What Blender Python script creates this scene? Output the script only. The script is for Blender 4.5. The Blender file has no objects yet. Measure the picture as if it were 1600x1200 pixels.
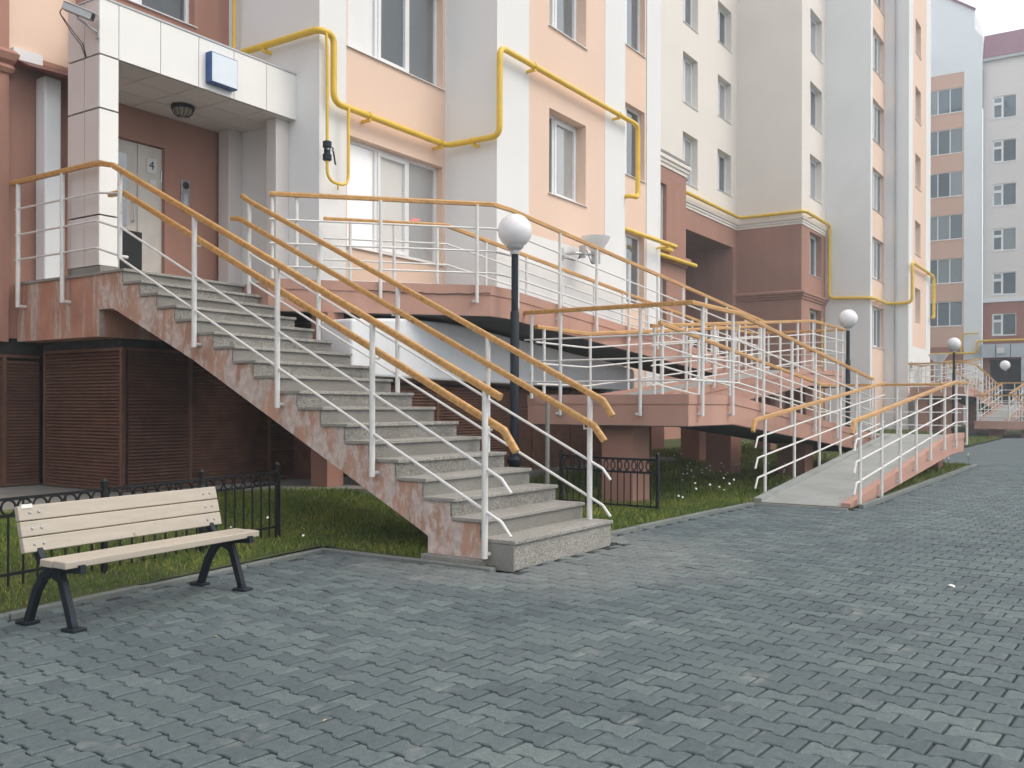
import bpy, bmesh, math, random
from mathutils import Vector, Matrix
random.seed(7)
R = math.radians
sc = bpy.context.scene
COL = sc.collection

# ------------------------------------------------------------ camera
YAW = 0.5865
FPX = 1458.4
cam_d = bpy.data.cameras.new("camera")
cam_d.sensor_fit = 'HORIZONTAL'; cam_d.sensor_width = 36.0
cam_d.lens = 36.0 * FPX / 1600.0
cam_d.shift_y = 33.8 / 1600.0
cam_d.clip_start = 0.05; cam_d.clip_end = 1500
cam = bpy.data.objects.new("camera", cam_d); COL.objects.link(cam)
fwd = Vector((math.cos(YAW), math.sin(YAW), 0)); rgt = Vector((math.sin(YAW), -math.cos(YAW), 0)); upv = Vector((0, 0, 1))
m3 = Matrix((rgt, upv, -fwd)).transposed()
cam.matrix_world = Matrix.Translation((0, 0, 1.295)) @ m3.to_4x4() @ Matrix.Rotation(0.0025, 4, 'Z')
sc.camera = cam

# ------------------------------------------------------------ sky and sun
SUN_EL, SUN_AZ = R(48), R(-72)          # azimuth of the sun in the ground plane, measured from +X
w = bpy.data.worlds.new("World"); sc.world = w; w.use_nodes = True
nt = w.node_tree; nt.nodes.clear()
sky = nt.nodes.new('ShaderNodeTexSky'); sky.sky_type = 'NISHITA'; sky.sun_disc = False
sky.sun_elevation = SUN_EL; sky.sun_rotation = math.pi / 2 - SUN_AZ
sky.air_density = 1.0; sky.dust_density = 4.0; sky.ozone_density = 1.0
hs = nt.nodes.new('ShaderNodeMix'); hs.data_type = 'RGBA'      # thin bright overcast: even cloud veil over the clear sky
hs.inputs[0].default_value = 0.92; hs.inputs[7].default_value = (4.8, 4.88, 5.05, 1)
bg = nt.nodes.new('ShaderNodeBackground'); bg.inputs['Strength'].default_value = 0.12
wo = nt.nodes.new('ShaderNodeOutputWorld')
nt.links.new(sky.outputs[0], hs.inputs[6]); nt.links.new(hs.outputs[2], bg.inputs['Color']); nt.links.new(bg.outputs[0], wo.inputs['Surface'])
sl = bpy.data.lights.new("sun", 'SUN'); sl.energy = 0.68; sl.angle = R(32); sl.color = (1.0, 0.90, 0.76)
sun = bpy.data.objects.new("sun", sl); COL.objects.link(sun)
sd = Vector((math.cos(SUN_EL) * math.cos(SUN_AZ), math.cos(SUN_EL) * math.sin(SUN_AZ), math.sin(SUN_EL)))
sun.rotation_euler = sd.to_track_quat('Z', 'Y').to_euler()
vs = sc.view_settings
vs.view_transform = 'Standard'; vs.look = 'None'; vs.gamma = 1.0; vs.use_curve_mapping = False
vs.exposure = 1.37
sc.cycles.max_bounces = 5; sc.cycles.diffuse_bounces = 4; sc.cycles.glossy_bounces = 2; sc.cycles.volume_bounces = 0
sc.cycles.use_adaptive_sampling = True; sc.cycles.adaptive_threshold = 0.025
sc.cycles.use_denoising = True

# ------------------------------------------------------------ materials
MAT = {}
def newmat(name):
    m = bpy.data.materials.new(name); m.use_nodes = True
    n = m.node_tree.nodes; b = n['Principled BSDF']
    MAT[name] = m
    return m, n, m.node_tree.links, b
def nd(n, t, **k):
    o = n.new(t)
    for a, v in k.items():
        if a in o.inputs: o.inputs[a].default_value = v
        else: setattr(o, a, v)
    return o
def coords(n, l, scale=(1, 1, 1), kind='Object'):
    tc = n.new('ShaderNodeNewGeometry') if kind == 'World' else n.new('ShaderNodeTexCoord')
    mp = n.new('ShaderNodeMapping'); mp.inputs['Scale'].default_value = scale
    l.new(tc.outputs['Position' if kind == 'World' else kind], mp.inputs['Vector'])
    return mp.outputs['Vector']
def ramp(n, l, src, stops):
    r = n.new('ShaderNodeValToRGB'); e = r.color_ramp.elements
    while len(e) < len(stops): e.new(0.5)
    for i, (p, c) in enumerate(stops):
        e[i].position = p; e[i].color = (*c, 1) if len(c) == 3 else c
    l.new(src, r.inputs['Fac']); return r.outputs['Color']
def mul(c, f): return tuple(min(1, x * f) for x in c)
def mix(n, l, fac, a, b, mode='MIX'):
    x = n.new('ShaderNodeMix'); x.data_type = 'RGBA'; x.blend_type = mode
    for s, v in ((0, fac), (6, a), (7, b)):
        if isinstance(v, (int, float)): x.inputs[s].default_value = v
        elif isinstance(v, tuple): x.inputs[s].default_value = (*v, 1) if len(v) == 3 else v
        else: l.new(v, x.inputs[s])
    return x.outputs[2]
def bump(n, l, b, h, dist, strength=1.0):
    u = n.new('ShaderNodeBump'); u.inputs['Distance'].default_value = dist; u.inputs['Strength'].default_value = strength
    l.new(h, u.inputs['Height']); l.new(u.outputs[0], b.inputs['Normal'])
def noise(n, l, vec, scale, detail=4, rough=0.55):
    x = nd(n, 'ShaderNodeTexNoise', Scale=scale, Detail=detail, Roughness=rough)
    l.new(vec, x.inputs['Vector']); return x.outputs['Fac']

def plaster(name, col, var=0.07, grime=0.0):
    m, n, l, b = newmat(name)
    v = coords(n, l, kind='World')
    big = ramp(n, l, noise(n, l, v, 0.55, 5), [(0.3, mul(col, 1 - var)), (0.7, mul(col, 1 + var))])
    v2 = coords(n, l, (2.2, 2.2, 0.22), 'World')
    st = ramp(n, l, noise(n, l, v2, 1.3, 5, 0.65), [(0.42, (1, 1, 1)), (0.75, (1 - grime - 0.012,) * 3)])
    c = mix(n, l, 1.0, big, st, 'MULTIPLY')
    l.new(c, b.inputs['Base Color']); b.inputs['Roughness'].default_value = 0.9
    b.inputs['Specular IOR Level'].default_value = 0.2
    bump(n, l, b, noise(n, l, v, 260, 2), 0.0025, 0.6)
    return m
plaster('white_plaster', (0.79, 0.79, 0.785), 0.03, 0.0)
plaster('peach_plaster', (0.80, 0.60, 0.48), 0.025, 0.0)
plaster('cream_plaster', (0.77, 0.72, 0.665), 0.025, 0.0)
plaster('brown_plaster', (0.40, 0.22, 0.17), 0.08, 0.10)
plaster('pink_plaster', (0.50, 0.30, 0.24), 0.07, 0.12)
plaster('duct_white', (0.80, 0.82, 0.85), 0.04, 0.08)
plaster('peach_plaster_shaded', (0.62, 0.42, 0.335), 0.03, 0.0)  # peach paint of the end block, darkened: its shade is in the colour
plaster('far_white_hazed', (0.74, 0.78, 0.80), 0.03, 0.0)  # white wall tinted bluish, distance haze put into the colour
plaster('far_cream', (0.70, 0.67, 0.65), 0.03, 0.0)
plaster('far_brown', (0.36, 0.18, 0.15), 0.05, 0.05)

def weathered(name, base, pale, amount, streak):
    """painted concrete whose paint has worn off in patches and run-off streaks"""
    m, n, l, b = newmat(name)
    v = coords(n, l, kind='World'); vs_ = coords(n, l, (1, 1, streak), 'World')
    body = ramp(n, l, noise(n, l, v, 2.5, 5), [(0.3, mul(base, 0.8)), (0.7, mul(base, 1.18))])
    p1 = mix(n, l, 0.42, noise(n, l, vs_, 3.6, 7, 0.7), noise(n, l, coords(n, l, (1, 1, streak * 0.8), 'World'), 13.0, 6, 0.7))
    msk = ramp(n, l, p1, [(amount, (0, 0, 0)), (amount + 0.06, (0.95, 0.95, 0.95))])
    palec = ramp(n, l, noise(n, l, v, 14, 5), [(0.3, mul(pale, 0.72)), (0.68, mul(pale, 1.1))])
    c = mix(n, l, msk, body, palec)
    d = ramp(n, l, noise(n, l, coords(n, l, (3, 3, 0.5), 'World'), 3.1, 6, 0.7), [(0.55, (1, 1, 1)), (0.72, (0.55, 0.53, 0.48))])
    c = mix(n, l, 0.6, c, d, 'MULTIPLY')
    l.new(c, b.inputs['Base Color']); b.inputs['Roughness'].default_value = 0.88
    b.inputs['Specular IOR Level'].default_value = 0.25
    bump(n, l, b, mix(n, l, 0.35, p1, noise(n, l, v, 60, 4)), 0.012, 0.6)
weathered('peeling_paint', (0.50, 0.30, 0.22), (0.64, 0.54, 0.49), 0.462, 0.45)
weathered('streaked_paint', (0.45, 0.235, 0.165), (0.54, 0.44, 0.38), 0.49, 0.10)

def stone(name, col, speck=0.35, scale=220, rough=0.6):
    m, n, l, b = newmat(name)
    v = coords(n, l, kind='World')
    s = ramp(n, l, noise(n, l, v, scale, 3, 0.7), [(0.36, mul(col, 1 - speck)), (0.5, col), (0.66, mul(col, 1 + speck))])
    g = ramp(n, l, noise(n, l, v, 1.9, 6, 0.65), [(0.3, (0.80, 0.79, 0.76)), (0.7, (1.08, 1.08, 1.07))])
    c = mix(n, l, 1.0, s, g, 'MULTIPLY')
    l.new(c, b.inputs['Base Color']); b.inputs['Roughness'].default_value = rough
    b.inputs['Specular IOR Level'].default_value = 0.4
    bump(n, l, b, noise(n, l, v, 120, 3), 0.002, 0.5)
stone('granite', (0.325, 0.316, 0.295), 0.7, 115, 0.6)
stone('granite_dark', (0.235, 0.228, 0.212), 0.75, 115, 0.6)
stone('concrete', (0.33, 0.345, 0.34), 0.12, 60, 0.85)
stone('concrete_dark', (0.26, 0.255, 0.24), 0.15, 60, 0.9)
stone('kerb_stone', (0.185, 0.205, 0.20), 0.2, 80, 0.9)

def paver_mat(name, attr=True):
    m, n, l, b = newmat(name)
    v = coords(n, l, kind='World')
    col = (0.094, 0.121, 0.129)
    g = ramp(n, l, noise(n, l, v, 190, 3, 0.7), [(0.3, mul(col, 0.62)), (0.7, mul(col, 1.42))])
    if attr:
        a = nd(n, 'ShaderNodeAttribute', attribute_name='tone')
        t = ramp(n, l, a.outputs['Fac'], [(0.0, (0.78, 0.79, 0.81)), (0.5, (1, 1, 1)), (0.93, (1.12, 1.12, 1.10)), (1.0, (1.34, 1.33, 1.26))])
        g = mix(n, l, 1.0, g, t, 'MULTIPLY')
    g = mix(n, l, 1.0, g, ramp(n, l, noise(n, l, v, 28, 5, 0.7), [(0.3, (0.82, 0.82, 0.82)), (0.7, (1.2, 1.2, 1.19))]), 'MULTIPLY')
    s1 = noise(n, l, v, 0.8, 6, 0.62)
    st = ramp(n, l, s1, [(0.3, (0.84, 0.86, 0.89)), (0.5, (1, 1, 1)), (0.72, (1.16, 1.15, 1.11))])
    g = mix(n, l, 1.0, g, st, 'MULTIPLY')
    # dried cement and sand marks
    s2 = noise(n, l, coords(n, l, (1.0, 1.6, 1), 'World'), 2.7, 5, 0.6)
    mk = ramp(n, l, s2, [(0.60, (0, 0, 0)), (0.74, (0.5, 0.5, 0.5))])
    g = mix(n, l, mk, g, (0.27, 0.28, 0.27))
    ds = n.new('ShaderNodeVectorMath'); ds.operation = 'DISTANCE'; ds.inputs[1].default_value = (7.0, 4.3, 0)
    sq = n.new('ShaderNodeVectorMath'); sq.operation = 'MULTIPLY'; sq.inputs[1].default_value = (1, 1, 1); l.new(v, sq.inputs[0]); l.new(sq.outputs[0], ds.inputs[0])
    ad = n.new('ShaderNodeMath'); ad.operation = 'MULTIPLY_ADD'; ad.inputs[1].default_value = -2.2; l.new(noise(n, l, v, 1.7, 6, 0.7), ad.inputs[0]); l.new(ds.outputs['Value'], ad.inputs[2])
    dm = ramp(n, l, ad.outputs[0], [(0.0, (0.30, 0.30, 0.30)), (0.9, (0, 0, 0))])
    g = mix(n, l, dm, g, (0.27, 0.27, 0.25))
    l.new(g, b.inputs['Base Color']); b.inputs['Roughness'].default_value = 0.82
    b.inputs['Specular IOR Level'].default_value = 0.35
    bump(n, l, b, noise(n, l, v, 140, 4, 0.7), 0.003, 0.7)
    return m, n, l, b, g
paver_mat('paver')
def far_paving():
    m, n, l, b, g = paver_mat('paver_far', False)
    br = nd(n, 'ShaderNodeTexBrick', Scale=1.0)
    br.inputs['Brick Width'].default_value = 0.195; br.inputs['Row Height'].default_value = 0.135; br.inputs['Mortar Size'].default_value = 0.006
    br.inputs['Color1'].default_value = (0.9, 0.9, 0.9, 1); br.inputs['Color2'].default_value = (1.1, 1.1, 1.08, 1); br.inputs['Mortar'].default_value = (0.45, 0.45, 0.45, 1)
    mp = n.new('ShaderNodeMapping'); mp.inputs['Rotation'].default_value = (0, 0, R(90)); ge = n.new('ShaderNodeNewGeometry')
    l.new(ge.outputs['Position'], mp.inputs['Vector']); l.new(mp.outputs[0], br.inputs['Vector'])
    l.new(mix(n, l, 1.0, g, br.outputs['Color'], 'MULTIPLY'), b.inputs['Base Color'])
far_paving()

def simple(name, col, rough=0.5, metal=0.0, var=0.08, scale=8, bmp=0.0, spec=0.5, kind='World'):
    m, n, l, b = newmat(name)
    v = coords(n, l, kind=kind)
    c = ramp(n, l, noise(n, l, v, scale, 5, 0.6), [(0.3, mul(col, 1 - var)), (0.7, mul(col, 1 + var))])
    l.new(c, b.inputs['Base Color']); b.inputs['Roughness'].default_value = rough; b.inputs['Metallic'].default_value = metal
    b.inputs['Specular IOR Level'].default_value = spec
    if bmp: bump(n, l, b, noise(n, l, v, scale * 12, 3), bmp, 0.6)
    return m
simple('white_paint', (0.72, 0.71, 0.69), 0.45, var=0.08, scale=9)
def rusty():
    m = MAT['white_paint']; n = m.node_tree.nodes; l = m.node_tree.links; b = n['Principled BSDF']; src = b.inputs['Base Color'].links[0].from_socket
    k = ramp(n, l, noise(n, l, coords(n, l, (1, 1, 0.35), 'World'), 16, 5, 0.7), [(0.64, (0, 0, 0)), (0.72, (0.7, 0.7, 0.7))])
    l.new(mix(n, l, k, src, (0.36, 0.24, 0.15)), b.inputs['Base Color'])
rusty()
simple('pvc_white', (0.80, 0.81, 0.82), 0.35, var=0.02)
simple('yellow_paint', (0.76, 0.50, 0.055), 0.4, var=0.08, scale=6)
simple('black_metal', (0.012, 0.013, 0.015), 0.5, var=0.3, scale=20, spec=0.3)
simple('dark_blue_metal', (0.012, 0.018, 0.026), 0.5, var=0.25, scale=14, spec=0.3)
simple('louvre_brown', (0.15, 0.072, 0.048), 0.5, var=0.25, scale=5)
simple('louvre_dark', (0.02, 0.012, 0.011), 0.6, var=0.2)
simple('tile_white', (0.83, 0.82, 0.79), 0.3, var=0.02, scale=3)
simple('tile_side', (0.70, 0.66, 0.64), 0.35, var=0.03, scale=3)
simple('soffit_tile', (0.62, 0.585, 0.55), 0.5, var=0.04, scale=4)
simple('joint_dark', (0.05, 0.045, 0.04), 0.9)
simple('door_paint', (0.62, 0.58, 0.53), 0.5, var=0.08, scale=6)
simple('steel', (0.45, 0.46, 0.48), 0.35, 0.9, var=0.1)
simple('grey_plastic', (0.48, 0.50, 0.52), 0.45, var=0.05)
simple('blue_plastic', (0.02, 0.075, 0.24), 0.4, var=0.06)
simple('sign_face', (0.72, 0.79, 0.86), 0.3, var=0.02)
simple('lamp_glass', (0.30, 0.28, 0.21), 0.3, var=0.1)
simple('black_rubber', (0.012, 0.013, 0.015), 0.6)
simple('dark_red_metal', (0.12, 0.03, 0.028), 0.5, var=0.2)
simple('paper_white', (0.72, 0.72, 0.70), 0.8, var=0.03)
simple('ink', (0.02, 0.02, 0.02), 0.8)
simple('bitumen', (0.05, 0.048, 0.045), 0.9, var=0.3)
simple('roof_purple', (0.24, 0.13, 0.165), 0.6, var=0.1, scale=2)
simple('grey_tile', (0.45, 0.50, 0.54), 0.4, var=0.06, scale=2)
simple('joint_sand', (0.028, 0.033, 0.034), 0.95, var=0.3, scale=20)
simple('earth', (0.09, 0.085, 0.065), 0.95, var=0.3, scale=3, bmp=0.01)
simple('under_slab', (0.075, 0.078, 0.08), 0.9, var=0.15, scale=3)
def wood(name, col, axis, var=0.2):
    m, n, l, b = newmat(name)
    s = [30, 30, 30]; s[axis] = 1.6
    v = coords(n, l, tuple(s), 'World')
    g = noise(n, l, v, 1.0, 5, 0.6)
    c = ramp(n, l, g, [(0.25, mul(col, 1 - var)), (0.6, col), (0.8, mul(col, 1 + var * 0.5))])
    k = ramp(n, l, noise(n, l, coords(n, l, kind='World'), 9, 2), [(0.26, (0.55, 0.42, 0.35)), (0.31, (1, 1, 1))])
    c = mix(n, l, 0.8, c, k, 'MULTIPLY')
    l.new(c, b.inputs['Base Color']); b.inputs['Roughness'].default_value = 0.42
    bump(n, l, b, g, 0.002, 0.4)
wood("handrail_wood", (0.60, 0.33, 0.11), 0, 0.42)
wood('bench_wood', (0.47, 0.415, 0.345), 0, 0.13)
def globe_mat():
    m, n, l, b = newmat('globe')
    b.inputs['Base Color'].default_value = (0.82, 0.82, 0.84, 1); b.inputs['Roughness'].default_value = 0.28
    b.inputs['Subsurface Weight'].default_value = 0.25; b.inputs['Subsurface Radius'].default_value = (0.1, 0.1, 0.1)
globe_mat()
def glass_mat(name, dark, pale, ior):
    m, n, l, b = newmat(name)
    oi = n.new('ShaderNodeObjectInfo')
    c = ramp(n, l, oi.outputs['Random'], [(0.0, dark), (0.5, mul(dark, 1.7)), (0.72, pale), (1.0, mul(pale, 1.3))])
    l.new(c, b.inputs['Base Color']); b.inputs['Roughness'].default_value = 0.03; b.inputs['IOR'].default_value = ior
    v = coords(n, l, kind='World')
    bump(n, l, b, noise(n, l, v, 0.9, 2), 0.02, 0.25)
glass_mat('glass', (0.05, 0.065, 0.075), (0.32, 0.33, 0.33), 2.6)
glass_mat('glass_painted_sky', (0.66, 0.65, 0.61), (0.56, 0.555, 0.53), 2.2)  # pale base colour stands in for bright sky reflected in the panes
glass_mat('glass_far', (0.07, 0.10, 0.12), (0.20, 0.24, 0.26), 1.7)
def emis(name, col, s):
    m, n, l, b = newmat(name)
    b.inputs['Base Color'].default_value = (*col, 1); b.inputs['Emission Color'].default_value = (*col, 1); b.inputs['Emission Strength'].default_value = s
emis('led_red', (1.0, 0.03, 0.03), 2.2); emis('led_green', (0.2, 0.9, 0.7), 0.8)
def grass_mat(name, a, b_, c_):
    m, n, l, b = newmat(name)
    at = nd(n, 'ShaderNodeAttribute', attribute_name='tone')
    c = ramp(n, l, at.outputs['Fac'], [(0.0, a), (0.55, b_), (1.0, c_)])
    v = coords(n, l, kind='World')
    k = ramp(n, l, noise(n, l, v, 1.2, 4), [(0.35, (0.65, 0.8, 0.7)), (0.65, (1.25, 1.15, 1.0))])
    l.new(mix(n, l, 1.0, c, k, 'MULTIPLY'), b.inputs['Base Color']); b.inputs['Roughness'].default_value = 0.7
    b.inputs['Specular IOR Level'].default_value = 0.2
grass_mat('grass_blade', (0.055, 0.10, 0.02), (0.145, 0.205, 0.04), (0.33, 0.29, 0.10))
def lawn_mat():
    m, n, l, b = newmat('lawn')
    v = coords(n, l, kind='World')
    c = ramp(n, l, noise(n, l, v, 3.0, 8, 0.7), [(0.3, (0.03, 0.045, 0.012)), (0.55, (0.07, 0.095, 0.025)), (0.75, (0.13, 0.125, 0.05))])
    l.new(c, b.inputs['Base Color']); b.inputs['Roughness'].default_value = 0.95
    bump(n, l, b, noise(n, l, v, 60, 5), 0.03, 1.0)
lawn_mat()

# ------------------------------------------------------------ mesh helpers
class MB:
    def __init__(s): s.v = []; s.f = []
    def quad(s, a, b, c, d):
        i = len(s.v); s.v += [tuple(a), tuple(b), tuple(c), tuple(d)]; s.f.append((i, i + 1, i + 2, i + 3)); return s
    def box(s, x0, x1, y0, y1, z0, z1):
        if x0 > x1: x0, x1 = x1, x0
        if y0 > y1: y0, y1 = y1, y0
        if z0 > z1: z0, z1 = z1, z0
        i = len(s.v)
        s.v += [(x0, y0, z0), (x1, y0, z0), (x1, y1, z0), (x0, y1, z0), (x0, y0, z1), (x1, y0, z1), (x1, y1, z1), (x0, y1, z1)]
        s.f += [tuple(i + k for k in q) for q in ((0, 3, 2, 1), (4, 5, 6, 7), (0, 1, 5, 4), (1, 2, 6, 5), (2, 3, 7, 6), (3, 0, 4, 7))]
        return s
    def obox(s, c, ex, ey, ez):
        """box with centre c and half-axis vectors"""
        c, ex, ey, ez = map(Vector, (c, ex, ey, ez)); i = len(s.v)
        for sz in (-1, 1):
            for sx, sy in ((-1, -1), (1, -1), (1, 1), (-1, 1)): s.v.append(tuple(c + ex * sx + ey * sy + ez * sz))
        s.f += [tuple(i + k for k in q) for q in ((0, 3, 2, 1), (4, 5, 6, 7), (0, 1, 5, 4), (1, 2, 6, 5), (2, 3, 7, 6), (3, 0, 4, 7))]
        return s
    def prism(s, poly, fn0, fn1):
        """poly of 2-D points; fn0/fn1 map them to the two end faces"""
        n = len(poly); i = len(s.v)
        s.v += [tuple(fn0(p)) for p in poly] + [tuple(fn1(p)) for p in poly]
        s.f.append(tuple(range(i + n - 1, i - 1, -1))); s.f.append(tuple(range(i + n, i + 2 * n)))
        for k in range(n): s.f.append((i + k, i + (k + 1) % n, i + n + (k + 1) % n, i + n + k))
        return s
    def sweep(s, pts, prof, up=(0, 0, 1), cap=True):
        """sweep closed profile [(side, up)] along a polyline"""
        pts = [Vector(p) for p in pts]; n = len(prof); base = len(s.v); up = Vector(up)
        ref = None
        for k, p in enumerate(pts):
            a = (pts[k] - pts[k - 1]).normalized() if k else None
            b = (pts[k + 1] - pts[k]).normalized() if k < len(pts) - 1 else None
            t = ((a + b).normalized() if a and b and (a + b).length > 1e-4 else (a or b))
            if ref is None:
                u = up if abs(t.dot(up)) < 0.95 else Vector((0, 1, 0))
                sd_ = t.cross(u).normalized()
            else: sd_ = (ref - t * ref.dot(t)).normalized()
            ref = sd_; un = sd_.cross(t).normalized()
            sc_ = 1.0
            if a and b:
                cs = max(0.5, math.sqrt(max(0.0, (1 + a.dot(b)) / 2))); sc_ = 1 / cs
                bn = (a - b)
                bn = bn.normalized() if bn.length > 1e-4 else None
            else: bn = None
            for (x, y) in prof:
                o = sd_ * x + un * y
                if bn: o = o + bn * (o.dot(bn) * (sc_ - 1))
                s.v.append(tuple(p + o))
        for k in range(len(pts) - 1):
            for j in range(n):
                a0 = base + k * n; s.f.append((a0 + j, a0 + n + j, a0 + n + (j + 1) % n, a0 + (j + 1) % n))
        if cap:
            s.f.append(tuple(base + j for j in range(n))); e = base + (len(pts) - 1) * n
            s.f.append(tuple(e + j for j in range(n - 1, -1, -1)))
        return s
    def tube(s, pts, r, seg=8, cap=True):
        return s.sweep(pts, [(r * math.cos(2 * math.pi * k / seg), r * math.sin(2 * math.pi * k / seg)) for k in range(seg)], cap=cap)
    def lathe(s, prof, c=(0, 0, 0), seg=20, axis=(0, 0, 1)):
        q = Vector((0, 0, 1)).rotation_difference(Vector(axis)); c = Vector(c); base = len(s.v)
        for (r, z) in prof:
            for k in range(seg):
                a = 2 * math.pi * k / seg; s.v.append(tuple(c + q @ Vector((r * math.cos(a), r * math.sin(a), z))))
        for i in range(len(prof) - 1):
            for k in range(seg):
                k2 = (k + 1) % seg
                s.f.append((base + i * seg + k, base + i * seg + k2, base + (i + 1) * seg + k2, base + (i + 1) * seg + k))
        s.f.append(tuple(base + k for k in range(seg - 1, -1, -1))); e = base + (len(prof) - 1) * seg
        s.f.append(tuple(e + k for k in range(seg)))
        return s
    def mesh(s, name, mat, smooth=False):
        me = bpy.data.meshes.new(name); me.from_pydata(s.v, [], s.f); me.validate()
        bm = bmesh.new(); bm.from_mesh(me); bmesh.ops.recalc_face_normals(bm, faces=bm.faces[:]); bm.to_mesh(me); bm.free()
        me.materials.append(MAT[mat])
        if smooth:
            me.polygons.foreach_set('use_smooth', [True] * len(me.polygons))
            try: me.set_sharp_from_angle(angle=R(40))
            except Exception: pass
        return me
def link(name, me, parent=None):
    o = bpy.data.objects.new(name, me); COL.objects.link(o)
    if parent is not None:
        o.parent = parent
        w_ = parent; off = Vector((0, 0, 0))
        while w_ is not None: off += w_.location; w_ = w_.parent
        o.location = -off                       # the meshes carry scene coordinates
    return o
def part(name, mb, mat, parent, smooth=False, bevel=0.0):
    o = link(name, mb.mesh(name, mat, smooth), parent)
    if bevel: bev(o, bevel)
    return o
def bev(o, wd, seg=2):
    m = o.modifiers.new('bevel', 'BEVEL'); m.width = wd; m.segments = seg; m.limit_method = 'ANGLE'; m.angle_limit = R(35)
def tag(o, label, cat, group=None):
    o['label'] = label; o['category'] = cat
    if group: o['group'] = group
    return o
def thing(name, label, cat, loc=(0, 0, 0), group=None):
    o = bpy.data.objects.new(name, None); COL.objects.link(o); o.location = loc; o.empty_display_size = 0.2
    return tag(o, label, cat, group)
def structure(name, mb, mat, kind='structure', smooth=False):
    o = part(name, mb, mat, None, smooth); o['kind'] = kind; return o
def arc(c, r, a0, a1, n, ax, ay):
    c, ax, ay = Vector(c), Vector(ax), Vector(ay)
    return [c + ax * (r * math.cos(a0 + (a1 - a0) * k / n)) + ay * (r * math.sin(a0 + (a1 - a0) * k / n)) for k in range(n + 1)]
def rounded(pts, r, n=6):
    """polyline with its corners rounded to radius r"""
    P = [Vector(p) for p in pts]; out = [P[0]]
    for i in range(1, len(P) - 1):
        a = (P[i - 1] - P[i]); b = (P[i + 1] - P[i]); la, lb = a.length, b.length; a.normalize(); b.normalize()
        ang = a.angle(b)
        if ang > 3.05: out.append(P[i]); continue
        d = min(r / math.tan(ang / 2), la * 0.48, lb * 0.48)
        p0, p1 = P[i] + a * d, P[i] + b * d
        for k in range(n + 1):
            t = k / n; out.append(p0 * (1 - t) ** 2 + P[i] * (2 * t * (1 - t)) + p1 * t * t)
    out.append(P[-1]); return out
def gz(y):
    t = max(0.0, min(1.0, (y - 5.6) / 2.6)); t = t * t * (3 - 2 * t)
    return 0.03 + 0.25 * t

# ------------------------------------------------------------ ground, pavement, kerb, lawn
structure('ground', MB().quad((-400, -400, -0.08), (600, -400, -0.08), (600, 400, -0.08), (-400, 400, -0.08)), 'earth')
def kerb_y(x):
    if x < 5.98: return 5.36 + 0.103 * x
    if x < 7.85: return 4.05
    if x < 12.1: return 4.36 - 0.05 * (x - 7.85)
    if x < 22.7: return 2.9
    return 4.4
pave = MB()
xs = [-60, 5.98, 5.9801, 7.85, 7.8501, 12.1, 12.1001, 22.7, 22.7001, 64]
for a, b in zip(xs[::2], xs[1::2]):
    pave.quad((a, -60, -0.016), (b, -60, -0.016), (b, kerb_y(b - 1e-6), -0.016), (a, kerb_y(a + 1e-6), -0.016))
pavement = structure('pavement', pave, 'joint_sand')
# far pavement, where single pavers no longer show
FARX = 24.0
def pave_far():
    mb = MB()
    for x0, x1 in ((FARX - 0.05, 64),):
        mb.quad((x0, -60, -0.003), (x1, -60, -0.003), (x1, 4.4, -0.003), (x0, 4.4, -0.003))
    mb.quad((-60, -60, -0.003), (FARX - 0.05, -60, -0.003), (FARX - 0.05, -14, -0.003), (-60, -14, -0.003))
    o = part('far_surface', mb, 'paver_far', pavement); return o
pave_far()
PL, PW, P1, P2, PG = 0.195, 0.135, 0.160, 0.110, 0.0052     # length, row pitch, end and waist widths, half joint
def paver_outline():
    h = PL / 2 - PG; e = P1 / 2 - PG; q = P2 / 2 - PG
    return [(-h, -e), (-h * 0.62, -e), (-h * 0.34, -q), (h * 0.34, -q), (h * 0.62, -e), (h, -e), (h, e), (h * 0.62, e), (h * 0.34, q), (-h * 0.34, q), (-h * 0.62, e), (-h, e)]
OUT = paver_outline()
RS = R(-3.6)
RV, CV = Vector((-math.sin(RS), math.cos(RS), 0)), Vector((math.cos(RS), math.sin(RS), 0))   # along a row, across rows
def paver_verts(c, jit):
    """top face, a worn chamfer and short sides"""
    tx, ty, dz = jit; V = []
    for (k, z, sh) in ((0, 0.0, 0.006), (1, -0.0045, 0.0), (2, -0.022, -0.0005)):
        for (s_, t_) in OUT:
            f = 1 - sh / 0.07; s2, t2 = s_ * f, t_ * f
            zz = z + dz + s2 * tx + t2 * ty
            V.append((c[0] + RV.x * s2 + CV.x * t2, c[1] + RV.y * s2 + CV.y * t2, zz))
    return V
NO = len(OUT)
PF = [(0, 1, 2, 9, 10, 11), (2, 3, 8, 9), (3, 4, 5, 6, 7, 8)] + [(r_ * NO + (k + 1) % NO, r_ * NO + k, (r_ + 1) * NO + k, (r_ + 1) * NO + (k + 1) % NO) for r_ in (0, 1) for k in range(NO)]
PF = [tuple(reversed(f)) for f in PF]
def jitter(): return (random.gauss(0, 0.010), random.gauss(0, 0.010), random.gauss(0, 0.0014))
variants = []
for k in range(24):
    me = bpy.data.meshes.new('paver'); me.from_pydata(paver_verts((0, 0), jitter()), [], PF)
    me.materials.append(MAT['paver']); at = me.attributes.new('tone', 'FLOAT', 'FACE')
    tv = random.random() if k < 22 else 0.97
    at.data.foreach_set('value', [tv] * len(PF)); variants.append(me)
cells = []
ca, sa = math.cos(YAW), math.sin(YAW)
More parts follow.
